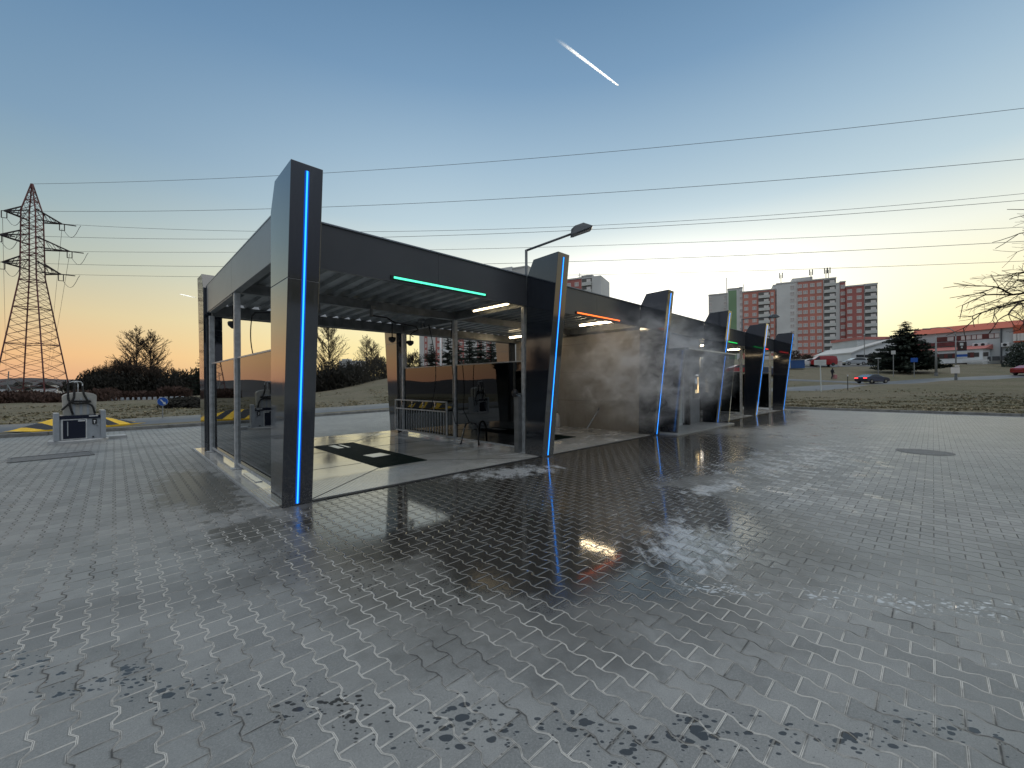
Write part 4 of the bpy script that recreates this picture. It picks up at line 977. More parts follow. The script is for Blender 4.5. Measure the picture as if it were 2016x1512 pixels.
# arms in world coordinates: tips given by the wires' ends
armL = [P(8, 415, 70.5), P(-2, 462, 70), P(4, 516, 70.5)]; armR = [P(122, 441, 76), P(137, 495, 76.5), P(120, 540, 76)]
iv = Matrix.Translation((pc.x, pc.y, base_z)) @ Matrix.Rotation(py.rotation_euler[2], 4, 'Z'); iv = iv.inverted()
for tip in armL+armR:
    l = iv @ tip; sx = 1 if l.x > 0 else -1; h0 = l.z; w0, w1 = hw(h0-.4), hw(h0+1.6); mb = MB()
    roots = [Vector((sx*w0, s2*w0, h0-.5)) for s2 in (-1, 1)]+[Vector((sx*w1, s2*w1, h0+1.4)) for s2 in (-1, 1)]
    for q in roots: mb.bar(q, l, .19)
    for s2 in (0, 1):
        for u in (.25, .5, .75):
            mb.bar(roots[s2].lerp(l, u), roots[s2+2].lerp(l, max(0, u-.2)), .06)
    for u in (.15, .4, .65): mb.bar(roots[0].lerp(l, u), roots[1].lerp(l, u+.12), .06)
    ar = mb.build('cross_arm', M['latd'], py)
    mb = MB(); mb.bar(l, l+Vector((2.0, 0, -.12)), .16); mb.build('insulator_string', M['latd'], ar)
    mb = MB(); 
    for dx in (-.35, .35): mb.bar(l+Vector((dx, 0, 0)), l+Vector((dx, 0, -1.2)), .10)
    mb.bar(l+Vector((-.35, 0, -1.2)), l+Vector((.35, 0, -1.2)), .10); mb.bar(l+Vector((-.35, 0, 0)), l+Vector((.35, 0, 0)), .10)
    mb.build('insulator', M['latd'], ar)
    # jumper loop
    mb = MB(); pts = [l+Vector((.3+2.4*u, 0, -1.2-1.7*math.sin(math.pi*min(1, u*1.05)) + 1.2*u)) for u in [i/10 for i in range(11)]]; mb.tube(pts, .035, 4); mb.build('jumper', M['wire'], ar)
ends = [(P(66, 362, 73), P(2016, 213, 49), 341, 'topmost thin overhead wire from the pylon tip'),
        (armL[0], P(2016, 313, 44.8), 407, 'second overhead wire from the top'), (armR[0], P(2016, 381, 54.6), 456, 'third overhead wire, upper of a close pair'),
        (armL[1], P(2016, 394, 44.8*1.06), 469, 'fourth overhead wire, lower of the upper close pair'), (armR[1], P(2016, 447, 54.6), 495, 'fifth overhead wire from the top'),
        (armL[2], P(2016, 475, 45), 524, 'sixth overhead wire, last but one from below'), (armR[2], P(2016, 514, 54.6), 546, 'lowest overhead wire of the seven')]
for a_, b_, ymid, lab in ends:
    best = None
    def pt(t_, c): 
        q = a_.lerp(b_, t_); q.z += c*t_*(t_-1); return q
    for ci in range(0, 60):
        c = ci*.5; e = None
        for j in range(200):
            q = pt(j/200, c)-Vector((0, 0, EYE)); fz = q.dot(fw)
            if 1008+FPX*q.dot(rt)/fz >= 640: e = abs(756-FPX*q.dot(up)/fz-ymid); break
        if best is None or e < best[0]: best = (e, c)
    c = best[1]
    mb = MB(); pts = [pt(j/40, c) for j in range(0, 53)]
    for i in range(len(pts)-1): mb.cyl(pts[i], pts[i+1], .028, n=4, cap=False)
    tag(mb.build('power_line', M['wire'], off=a_), lab, 'overhead wire', 'overhead wires crossing the sky')
# thin down-running wires behind the pylon
for (x0, y0, f0, x1, y1, f1, lab) in ((122, 450, 76, 95, 640, 190, 'thin wire sloping away right of the pylon body'), (137, 500, 76.5, 100, 635, 210, 'thin wire sloping away from the middle right arm'), (5, 430, 70, 12, 640, 190, 'thin wire sloping away left of the pylon body')):
    mb = MB(); mb.cyl(P(x0, y0, f0), P(x1, y1+90, f1), .035, n=4); tag(mb.build('power_line', M['wire']), lab, 'overhead wire', 'thin wires running away behind the pylon')
# white lattice mast section lying near the pylon
p = GP(12, 60)
t = thing('lattice_frame', 'pale lattice frame lying on the ground left under the pylon', 'lattice frame', p, YAW-R_(90))
mb = MB()
for a_, b_ in (((0, 0, 0), (.4, 0, 4.6)), ((-.4, 0, 1.3), (7, 0, 1.6)), ((-.5, 0, .2), (2.6, 0, .2)), ((2.4, 0, .2), (2.4, 0, 1.9)), ((0, 0, .2), (.6, 0, 1.3)), ((1.6, 0, .2), (.6, 0, 1.3)), ((1.6, 0, .2), (2.4, 0, 1.3)), ((2.6, 0, .3), (7, 0, 1.5)), ((.9, 0, 1.4), (.2, 0, 2.6))): mb.bar(a_, b_, .09)
mb.build('frame', M['polegrey'], t)
# distant settlement lights/houses on the left: small pale houses
hr = random.Random(5)
HS = MB(); HS.box((0, 0, 2.5), (10, 8, 5)); HSR = None
house = thing('far_house', 'tiny pale house in the far valley behind the pylon', 'house', GP(60, 420), .3, 'tiny pale houses in the valley')
mb = MB(); mb.box((0, 0, 2.5), (11, 8, 5)); mb.build('wall', M['greypl'], house); mb = MB(); mb.prism([(-6, 5), (6, 5), (0, 8)], 'y', -4.4, 4.4); mb.build('roof', M['bush'], house)
for i in range(13):
    q = GP(20+hr.random()*115, 330+hr.random()*240); q.z += 1
    dup(house, q, hr.random()*3, None, hr.uniform(.7, 1.3))

# ------------------------------------------------------------ flats
UF = (.882, -.471)      # facade direction in the view frame (right, forward)
def facade(name, label, x0, f0, zb=None):
    p = P(x0, 751, f0); z0 = zt(p.x, p.y)-1.5 if zb is None else zb
    uw = rt0*UF[0]+Vector((fw.x, fw.y, 0)).normalized()*UF[1]; rz = math.atan2(uw.y, uw.x)
    t = thing(name, label, 'apartment block', (p.x, p.y, z0), rz, 'tall apartment blocks')
    r0 = (x0-1008)/FPX*f0
    def s_of(px): k = (px-1008)/FPX; return (k*f0-r0)/(UF[0]-k*UF[1])
    def h_of(px, y_): s_ = s_of(px); return P(px, y_, f0+UF[1]*s_).z-z0
    return t, s_of, h_of
WINP = MB(); WINP.box((0, 0, 0), (1.55, .12, 1.55)); WINP.box((-.36, -.065, 0), (.62, .02, 1.3), mi=1); WINP.box((.36, -.065, 0), (.62, .02, 1.3), mi=1)
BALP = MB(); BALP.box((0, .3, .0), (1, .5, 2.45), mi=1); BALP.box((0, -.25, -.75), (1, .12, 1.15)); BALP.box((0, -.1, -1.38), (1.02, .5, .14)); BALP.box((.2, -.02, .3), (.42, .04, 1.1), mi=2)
_w = WINP.build('window', [M['winfr'], M['wing']]); _b = BALP.build('balcony', [M['balc'], M['recess_shade'], M['winfr']])
WME, BME = _w.data, _b.data; bpy.data.objects.remove(_w); bpy.data.objects.remove(_b)
ST = 2.8
def block(t, s_of, h_of, x0, x1, ytop, m_, off=0.0, dep=13, x_ref=None):
    a_, b_ = s_of(x0), s_of(x1); h = h_of(x_ref or x1, ytop); mb = MB(); mb.b2(a_, b_, off, off+dep, 0, h); mb.b2(a_-.1, b_+.1, off-.15, off+dep+.1, h, h+.5, mi=1)
    mb.build('wall', [m_, M['greypl2']], t); return h
def column(t, s_of, h, px, off=0.0, n=13, kind='window', w_=None, top=1.9, sx=1.0):
    for i in range(n):
        z_ = h-top-i*ST
        if z_ < 1: break
        o = bpy.data.objects.new(kind, WME if kind == 'window' else BME); sc.collection.objects.link(o); o.parent = t
        if kind == 'window': o.location = (s_of(px), off-.02, z_); o.scale = (sx, 1, 1)
        else:
            a_, b_ = s_of(px[0]), s_of(px[1]); o.location = ((a_+b_)/2, off-.25, z_); o.scale = (b_-a_, 1, 1)
# left part: grey gable, green stripe, red facade
t, S, Hh = facade('apartment_block', 'grey, green and red apartment block rising behind the far bays', 1463, 186)
block(t, S, Hh, 1395, 1433, 576, M['greypl2'], 3.0); h = block(t, S, Hh, 1433, 1457, 567, M['greypl'], 1.2); mb = MB(); mb.b2(S(1435), S(1451), 1.12, 1.19, 1, h-.6); mb.build('green_stripe', M['greenpl'], t); block(t, S, Hh, 1457, 1463, 566, M['greypl'], .8)
column(t, S, h, 1460, .8, 9, sx=.8); h = block(t, S, Hh, 1463.3, 1527, 570, M['redpl'], 0)
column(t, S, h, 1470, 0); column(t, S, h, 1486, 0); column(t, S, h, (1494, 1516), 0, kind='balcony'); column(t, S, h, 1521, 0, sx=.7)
for px in (1399, 1428): column(t, S, h+1, px, 3.0, 9, sx=.8)
mb = MB(); mb.cyl((S(1431), 6, h), (S(1431), 6, h+9), .15); mb.cyl((S(1466), 6, h), (S(1466), 6, h+5), .15); mb.build('antenna', M['polegrey'], t)
# middle tower
t, S, Hh = facade('apartment_block', 'tallest apartment block, grey gable left and red facade with pale balconies', 1572, 176)
block(t, S, Hh, 1524, 1530, 560, M['greypl'], 2.5, 10); h = block(t, S, Hh, 1530, 1572, 555, M['greypl'], .8)
column(t, S, h, 1561, .8, 14, sx=1.0); h = block(t, S, Hh, 1572.3, 1621.5, 550.5, M['redpl'], 0)
for px in (1575.5, 1586.5, 1600, 1613.5): column(t, S, h, px, 0, 14)
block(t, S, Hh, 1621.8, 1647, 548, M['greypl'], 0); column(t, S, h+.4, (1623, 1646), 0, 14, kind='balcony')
mb = MB(); a_, b_ = S(1563), S(1604); mb.b2(a_, b_, 4, 12, h, h+2.6); mb.build('roof_house', M['greypl2'], t)
for xa in (1540, 1600, 1630, 1635):
    mb = MB(); s0 = S(xa); mb.cyl((s0, 3, h), (s0, 3, h+4.5), .12); mb.box((s0-.5, 2.8, h+4.2), (.35, .3, 2.4)); mb.box((s0+.5, 2.8, h+4.2), (.35, .3, 2.4)); mb.build('antenna', M['polegrey'], t)
t, S, Hh = facade('apartment_block', 'right-hand apartment block, wine red with pale balconies at its right end', 1667, 170)
block(t, S, Hh, 1647.5, 1656, 557, M['greypl'], 1.5); h = block(t, S, Hh, 1656.2, 1666.8, 554, M['redpl2'], 1.2); column(t, S, h, 1661.5, 1.2, 13, sx=.95)
h = block(t, S, Hh, 1667, 1702, 562, M['redpl2'], 0); column(t, S, h, 1673.5, 0); column(t, S, h, 1692, 0)
block(t, S, Hh, 1702.2, 1728.5, 559, M['greypl'], 0, 12); column(t, S, h+.4, (1703, 1727), 0, kind='balcony')
# flats seen above the fascia and through the second bay
t, S, Hh = facade('apartment_block', 'grey apartment block with red stripes seen through the second bay', 1040, 168, 4)
h = block(t, S, Hh, 826, 1040, 525, M['greypl2'], 0, 14)
for a_, b_, m_ in ((836, 842, 'redpl2'), (858, 871, 'redpl2'), (903, 914, 'redpl2'), (940, 949, 'redpl2'), (958, 967, 'redpl2')):
    mb = MB(); mb.b2(S(a_), S(b_), -.06, -.01, 1, h-1); mb.build('stripe', M[m_], t)
for px, sx in ((839, .5), (864.5, 1.0), (908, 1.0), (944.5, .9), (962, .9)): column(t, S, h, px, -.06, 14, sx=sx)
mb = MB(); mb.b2(S(985), S(1010), -.5, 4, h-3, h+.9); mb.build('roof_house', M['greypl'], t)
t, S, Hh = facade('apartment_block', 'red apartment block with a pale gable just right of the second pillar', 1150, 150, 8)
h = block(t, S, Hh, 1105, 1146, 548.5, M['redpl2'], 0); column(t, S, h, 1121, 0, 5); column(t, S, h, 1136.5, 0, 5)
block(t, S, Hh, 1146.2, 1167, 543, M['greypl'], 0); column(t, S, h+.5, (1147, 1166), 0, 5, kind='balcony')
mb = MB(); h2 = Hh(1167, 541); mb.b2(S(1167), S(1184), 0, 12, 0, h2-.6); mb.build('wall', M['greypl'], t)
mb = MB(); mb.cyl((S(1134), 5, h), (S(1134), 5, h+3.6), .12); mb.bar((S(1134)-.8, 5, h+2.7), (S(1134)+.8, 5, h+2.7), .1); mb.bar((S(1134)-.5, 5, h+2), (S(1134)+.5, 5, h+2), .1); mb.build('antenna', M['polegrey'], t)
# distant low block behind the shrubs
p = P(697, 751, 240); t = thing('apartment_block', 'low distant grey block half hidden behind the bare shrubs', 'apartment block', (p.x, p.y, 4), YAW-R_(90), 'tall apartment blocks')
mb = MB(); mb.box((0, 0, 5.5), (14, 8, 11.5)); mb.box((-4, 0, 11.6), (4, 5, 1.6)); mb.build('wall', M['greypl2'], t)
for i in range(4):
    for j in range(3):
        o = bpy.data.objects.new('window', WME); sc.collection.objects.link(o); o.parent = t; o.location = (-5+i*3.3, -4.05, 3+j*2.9)

# ------------------------------------------------------------ white and red hall
uw = (P(2016, 751, 84)-P(1818, 751, 98)); uw.z = 0; ul = uw.length; uw.normalize(); rz = math.atan2(uw.y, uw.x)
p0 = P(1818, 751, 98); t = thing('hall', 'long white hall with orange-red roof edge and maroon window bands', 'hall', (p0.x, p0.y, 4.4), rz)
def SH(px):   # along the facade
    k = (px-1008)/FPX; d = Vector((fw.x, fw.y, 0)).normalized()*1+rt0*k
    # intersect ray (0,0)+d*s with p0+uw*t
    den = d.x*(-uw.y)-d.y*(-uw.x); s_ = (p0.x*(-uw.y)-p0.y*(-uw.x))/den; q = d*s_; return (q-Vector((p0.x, p0.y, 0))).dot(uw), q
def HH(px, y_):
    s_, q = SH(px); f_ = q.dot(fw); return s_, P(px, y_, f_).z-4.4
hs, hb = HH(1818, 659); _, ht = HH(1818, 648)
xe = SH(2080)[0]; xs_ = SH(1800)[0]
mb = MB(); mb.b2(xs_, xe, 0, 16, 0, hb); mb.build('wall', M['greyw'], t)
mb = MB(); mb.prism([(-.5, hb+.003), (1.6, ht+.2), (16, ht+.2), (16, hb+.003)], 'x', xs_-.4, xe); mb.build('roof', M['redroof'], t)
mb = MB(); mb.b2(SH(1997)[0], xe, -.45, -.01, hb-3.2, hb+.4); mb.build('gable_panel', M['redroof'], t)
for px in (2001, 2007, 2014, 2022):
    s_ = SH(px)[0]; mb = MB(); mb.b2(s_-.3, s_+.3, -.5, -.451, hb-2.9, hb-1.4); mb.build('window', M['winfr'], t)
s0, z1 = HH(1842, 667); s1, _ = HH(1968, 656); _, z0 = HH(1842, 671); _, z1b = HH(1968, 655.5); _, z0b = HH(1968, 665)
mb = MB(); mb.b2(s0, s1, -.06, -.01, z0b-.05, z1b+.05); wb = mb.build('window_band', M['redwin'], t)
for i, (a_, b_) in enumerate(((1866, 1878), (1893, 1901), (1903, 1912), (1914, 1922), (1924, 1934), (1948, 1957), (1959, 1968))):
    mb = MB(); mb.b2(SH(a_)[0], SH(b_)[0], -.10, -.061, z0b+.05, z1b-.05); mb.build('pane', M['wing'], wb)
s1, _ = HH(1972, 700); mb = MB(); mb.b2(s1-.1, s1+.1, -.2, -.01, 0, hb); mb.build('drainpipe', M['lampgrey'], t)
# lower front wing
ll, zl = HH(1828, 690)
mb = MB(); mb.b2(SH(1800)[0], SH(1950)[0], -4, -.02, 0, 4.0); mb.build('wall', M['whitew'], t)
mb = MB(); mb.prism([(-4.4, 4.003), (-.02, 5.0), (-.02, 4.003)], 'x', SH(1800)[0]-.3, SH(1950)[0]+.4); mb.build('roof', M['redpl2'], t)
mb = MB(); mb.b2(SH(1800)[0], SH(1888)[0], -.5, -.03, 5.2, 6.1); mb.build('window_band', M['redwin'], t)
mb = MB(); mb.b2(SH(1842)[0]-.5, SH(1934)[0], -4.06, -4.01, 2.2, 3.3); wb = mb.build('window_band', M['redwin'], t)
for i in range(7):
    s_ = SH(1850)[0]+i*1.35; mb = MB(); mb.b2(s_, s_+.75, -4.1, -4.061, 2.3, 3.2); mb.build('pane', M['wind'], wb)
mb = MB(); mb.b2(SH(1800)[0], SH(1920)[0], -4.3, -4.01, 0, 1.1); mb.build('plinth', mat('brown_plinth', (.10, .08, .07), .8), t)
for px, lab in ((1932, ''), (1982, '')):
    s_, z_ = HH(px, 679); mb = MB(); mb.box((s_, -.5, z_), (2.2 if px < 1950 else 1.1, .8, .8)); u_ = mb.build('air_conditioner', M['white'], t, bevel=.04)
    for dx in ((-.5, .5) if px < 1950 else (0,)):
        mb = MB(); mb.cyl((s_+dx, -.91, z_), (s_+dx, -.93, z_), .3, n=14); mb.build('fan', M['black'], u_)
for i in range(4):
    s_ = SH(1948)[0]+i*1.3; mb = MB(); mb.box((s_, -1.2, 1.9), (.9, .7, .9)); mb.build('air_conditioner', M['lampgrey'], t)
mb = MB(); mb.b2(SH(1916)[0], SH(1965)[0], -5.5, -4.6, 1.2, 1.6); mb.build('ramp', M['white'], t)
# gable hall at the left
p = GP(1710, 92); t = thing('gable_hall', 'white gable-ended hall with a sloping roof edge left of the conifer', 'hall', (p.x, p.y, p.z-.5), YAW-R_(90)-.05)
k = 92/FPX; GL = lambda px, y_: ((px-1710)*k, P(1710, y_, 92).z-(p.z-.5))
pts = [GL(1677, 735), GL(1677, 696), GL(1703, 685), GL(1745, 672.5), GL(1782, 666), GL(1782, 735)]
mb = MB(); mb.prism([(a_, b_) for a_, b_ in pts], 'y', 0, 12); mb.build('wall', M['whitew'], t)
mb = MB(); e = [GL(1676, 696), GL(1703, 685), GL(1745, 672.5), GL(1783, 665.5)]
for a_, b_ in zip(e[:-1], e[1:]): mb.add([(a_[0], -.3, a_[1]), (b_[0], -.3, b_[1]), (b_[0], 12.2, b_[1]), (a_[0], 12.2, a_[1]), (a_[0], -.3, a_[1]+.3), (b_[0], -.3, b_[1]+.3), (b_[0], 12.2, b_[1]+.3), (a_[0], 12.2, a_[1]+.3)], [(3, 2, 1, 0), (4, 5, 6, 7), (0, 1, 5, 4), (1, 2, 6, 5), (2, 3, 7, 6), (3, 0, 4, 7)])
mb.build('roof_edge', M['greypl2'], t)
a_, b_ = GL(1687, 703), GL(1740, 698); mb = MB(); mb.b2(a_[0], b_[0]+3, -.05, -.01, a_[1]-.1, a_[1]+.55); mb.build('window_band', M['wind'], t)
a_, b_ = GL(1709, 672), GL(1775, 664); mb = MB(); mb.b2(a_[0], b_[0], 3, 11, 0, a_[1]+.7); mb.build('wall', M['greyw'], t); mb = MB(); mb.b2(a_[0]-.2, b_[0], 2.8, 11.2, a_[1]+.703, a_[1]+1.3); mb.build('roof', M['redpl2'], t)

# ------------------------------------------------------------ vehicles
def car(name, label, p, rz, body, prof, width, wheels, glassp, tailm='taild', group='cars on the road and car park', cat='car'):
    t = thing(name, label, cat, p, rz, group)
    n = len(prof); vs = []; hwid = width/2
    zmax = max(z_ for _, z_ in prof)
    for y_, sc_ in ((-1, 1), (-.0, 1.0), (1, 1)):
        pass
    rows = [(-hwid, .0), (-hwid*.97, .03), (hwid*.97, .03), (hwid, .0)]
    mb = MB(); vs = []
    for side in (-1, 1):
        for x_, z_ in prof:
            tb = 1-.22*max(0, (z_-.85)/(zmax-.85)) if z_ > .85 else 1
            vs.append((x_, side*hwid*tb, z_))
    mb.add(vs, [tuple(range(n-1, -1, -1)), tuple(range(n, 2*n))]+[(i, (i+1) % n, (i+1) % n+n, i+n) for i in range(n)])
    mb.build('body', body, t, bevel=.04)
    mb = MB(); vs = []; m_ = len(glassp)
    for side in (-1, 1):
        for x_, z_ in glassp: vs.append((x_, side*(hwid*(1-.22*max(0, (z_-.85)/(zmax-.85)))+.012), z_))
    mb.add(vs, [tuple(range(m_-1, -1, -1)), tuple(range(m_, 2*m_))]+[(i, (i+1) % m_, (i+1) % m_+m_, i+m_) for i in range(m_)])
    mb.build('window', M['carglass'], t)
    for x_ in wheels:
        for side in (-1, 1):
            mb = MB(); mb.cyl((x_, side*(hwid-.18), .32), (x_, side*(hwid+.02), .32), .32, n=18); w_ = mb.build('wheel', M['rubber'], t)
            mb = MB(); mb.cyl((x_, side*(hwid+.021), .32), (x_, side*(hwid+.03), .32), .2, n=12); mb.build('rim', M['chrome'], w_)
    xr = min(x_ for x_, _ in prof); xf = max(x_ for x_, _ in prof)
    for side in (-1, 1):
        mb = MB(); mb.box((xr-.01, side*hwid*.68, .80), (.06, hwid*.5, .14)); mb.build('tail_lamp', M[tailm], t)
        mb = MB(); mb.box((xf-.04, side*hwid*.7, .66), (.12, hwid*.4, .13)); mb.build('headlight', M['headl'], t)
    return t
coupe = [(-2.25, .35), (-2.28, .75), (-2.2, .98), (-1.75, 1.02), (-1.0, 1.32), (-.3, 1.38), (.3, 1.32), (1.05, .98), (1.9, .86), (2.25, .68), (2.28, .35), (1.9, .22), (-1.9, .22)]
coupeg = [(-1.55, 1.0), (-.95, 1.27), (-.3, 1.34), (.25, 1.28), (.95, .98)]
hatch = [(-2.0, .35), (-2.05, .8), (-1.95, 1.0), (-1.65, 1.40), (-.9, 1.50), (.1, 1.46), (1.0, 1.02), (1.85, .88), (2.1, .65), (2.1, .35), (1.8, .22), (-1.8, .22)]
hatchg = [(-1.8, 1.0), (-1.55, 1.34), (-.9, 1.44), (.05, 1.40), (.88, 1.02)]
van = [(-2.3, .4), (-2.35, 1.3), (-2.2, 1.95), (-1.5, 2.08), (.9, 2.05), (1.7, 1.45), (2.3, 1.15), (2.45, .7), (2.4, .4), (2.0, .28), (-2.0, .28)]
vang = [(.75, 1.35), (.75, 1.85), (.95, 1.9), (1.55, 1.4), (1.5, 1.3)]
dirR = math.atan2(rt0.y, rt0.x)
p = GP(1717, 52.5, .12); car('parked_car', 'dark blue coupe with lit red tail lights driving along the road', p, dirR+R_(14), M['carblue'], coupe, 1.85, (-1.4, 1.4), coupeg, 'tail').scale = (.84,)*3
bpy.context.view_layer.update()
p = GP(1619, 84, .12); car('van', 'red panel van parked on the rise below the flats', p, dirR+R_(180)-R_(14), M['carred'], van, 1.95, (-1.5, 1.55), vang, cat='van')
p = GP(1681, 86, .12); car('parked_car', 'silver hatchback parked in front of the white gable hall', p, dirR+R_(180)-R_(10), M['carsil'], hatch, 1.8, (-1.3, 1.35), hatchg)
p = GP(1592, 85, .12); car('parked_car', 'white car half hidden left of the red van', p, dirR+R_(180)-R_(12), M['carwhite'], hatch, 1.8, (-1.3, 1.35), hatchg)
p = GP(2032, 56, .12); car('parked_car', 'red car with a pale roof cut by the right edge', p, dirR+R_(8), M['carred'], coupe, 1.8, (-1.4, 1.4), coupeg)
p = GP(1450, 70, .12); car('parked_car', 'red car glimpsed through the fourth bay', p, dirR+R_(178), M['carred'], hatch, 1.8, (-1.3, 1.35), hatchg)
p = GP(1510, 66, .12); car('parked_car', 'dark car glimpsed through the last bay', p, dirR+R_(4), M['carblue'], hatch, 1.8, (-1.3, 1.35), hatchg)
p = GP(1756, 84, .12); car('parked_car', 'dark car with pale lights behind the broad conifer', p, dirR+R_(170), M['carblue'], hatch, 1.8, (-1.3, 1.35), hatchg)
# container, utility box
p = GP(1565, 80, .1); t = thing('container', 'blue container with a pale left side behind the last pillar', 'container', p, dirz(p)+.2)
mb = MB(); mb.box((.3, 0, .8), (2.3, 1.6, 1.6)); mb.build('body', M['bluec'], t, bevel=.03); mb = MB(); mb.box((-1.1, 0, .8), (.5, 1.55, 1.55)); mb.build('end', M['greyw'], t)
mb = MB(); mb.b2(-1.4, 1.5, -.85, .85, 1.6, 1.68); mb.build('lid', M['greyw'], t)
p = GP(1654, 84, .0); t = thing('utility_box', 'small white utility cabinet between the van and the silver car', 'cabinet', p, dirz(p))
mb = MB(); mb.box((0, 0, .5), (.7, .4, 1.0)); mb.build('body', M['white'], t, bevel=.02); mb = MB(); mb.box((.1, 0, 1.03), (1.0, .5, .08)); mb.build('lid', M['white'], t)
# signs
def signpost(name, label, px, f, h, boards, pole='polegrey', r=.05, tilt=0.0, cat='sign'):
    p = GP(px, f); t = thing(name, label, cat, p, dirz(p)); mb = MB(); mb.cyl((0, 0, -.2), (tilt*h, 0, h), r, n=8); mb.build('post', M[pole], t)
    for (dx, z_, w_, hh, m_) in boards:
        mb = MB(); mb.box((dx+tilt*h, -r-.02, z_), (w_, .04, hh)); b_ = mb.build('board', M[m_], t)
        if name == 'information_board':
            mb = MB(); [mb.box((dx+tilt*h, -r-.045, z_+o_), (w_*.7, .01, hh*.07)) for o_ in (.25*hh, .08*hh, -.1*hh)]; mb.build('lettering', M['greypl2'], b_)
    return t
signpost('information_board', 'white rectangular board on a slightly slanted white post', 1617, 42, 3.0, [(0, 2.95, 1.0, .52, 'signw')], 'signw', .05, -.03)
signpost('blue_sign', 'blue square sign on a pole in front of the broad conifer', 1800, 60, 2.9, [(0, 2.55, .75, .62, 'blue')])
signpost('road_sign', 'grey sign seen from behind left of the broad conifer base', 1759, 62, 4.0, [(0, 3.7, .5, .55, 'greypl2')])
signpost('marker_post', 'thin dark marker post on the bank left of the blue coupe', 1669, 44, 1.6, [(0, 1.45, .10, .2, 'white')], 'black', .035)
signpost('thin_post', 'slim pale post rising behind the blue coupe', 1729, 54, 3.4, [(0, 3.3, .6, .10, 'signw')], 'polegrey', .04)
signpost('thin_post', 'slim grey mast standing before the gable hall', 1702, 88, 7.0, [(0, 6.6, .2, .2, 'white')], 'polegrey', .07)
p = GP(1882, 53); t = thing('street_lamp', 'tall curved street lamp carrying a brown sign at the right', 'street lamp', p, dirz(p))
hL = P(1882, 652, 53).z-p.z
mb = MB(); mb.cyl((0, 0, -.2), (0, 0, 1.1), .16, .12, n=10); mb.build('base', M['galvd'], t)
mb = MB(); mb.cyl((0, 0, 1.1), (0, 0, hL-.6), .085, .06, n=10); arc = [Vector((-2.2*(1-math.cos(a_))/1, 0, hL-.6+1.25*math.sin(a_))) for a_ in [i*math.pi/20 for i in range(9)]]+[Vector((-2.3, 0, hL+.60)), Vector((-3.6, 0, hL+.52))]
mb.tube([Vector((0, 0, hL-.6)), Vector((-.1, 0, hL-.1)), Vector((-.45, 0, hL+.35)), Vector((-1.0, 0, hL+.58)), Vector((-1.6, 0, hL+.64)), Vector((-2.3, 0, hL+.60))], .045, 8); mb.build('pole', M['polegrey'], t, smooth=True)
mb = MB(); mb.box((-2.65, 0, hL+.55), (.8, .3, .16), ry=.06); mb.build('lamp_head', M['polegrey'], t, bevel=.05)
zb = lambda y_: P(1882, y_, 53).z-p.z
mb = MB(); mb.b2(.12, .95, -.14, -.10, zb(691), zb(674)); b_ = mb.build('brown_board', M['brown'], t); mb = MB(); mb.b2(.36, .66, -.16, -.141, zb(681), zb(676)); mb.b2(.45, .60, -.16, -.141, zb(686), zb(683)); mb.build('lettering', M['signw'], b_)
mb = MB(); mb.b2(.08, 1.0, -.14, -.10, zb(705), zb(691.5)); b_ = mb.build('blue_board', M['blue'], t)
mb = MB(); mb.b2(.08, 1.0, -.16, -.141, zb(698), zb(692)); mb.b2(.08, 1.0, -.16, -.141, zb(705), zb(703)); mb.build('lettering', M['signw'], b_)
mb = MB(); mb.b2(-.45, .35, -.30, -.18, zb(735), zb(723)); mb.b2(-.1, .3, -.34, -.181, zb(722), zb(719)); mb.build('poster', M['winfr'], t)
p = GP(1843, 61); t = thing('pole', 'plain grey mast standing right of the broad conifer', 'pole', p, 0); mb = MB(); mb.cyl((0, 0, -.2), (0, 0, P(1843, 660, 61).z-p.z), .17, .07, n=10); mb.build('shaft', M['polegrey'], t, smooth=True)
mb = MB(); mb.cyl((0, 0, -.1), (0, 0, .5), .24, .2, n=10); mb.build('foot', M['galvd'], t)
p = GP(868, 36); t = thing('camera_mast', 'white mast with a surveillance camera seen through the glass', 'camera mast', p, dirz(p)); h = P(868, 664, 36).z-p.z
mb = MB(); mb.cyl((0, 0, -.2), (0, 0, h+1.5), .10, .08, n=10); mb.build('mast', M['white'], t, smooth=True); mb = MB(); mb.box((.45, -.1, h-1.2), (.5, .22, .2), ry=.4); mb.build('camera', M['white'], t, bevel=.03); mb = MB(); mb.bar((0, 0, h-1.0), (.35, -.05, h-1.1), .06); mb.build('bracket', M['white'], t)

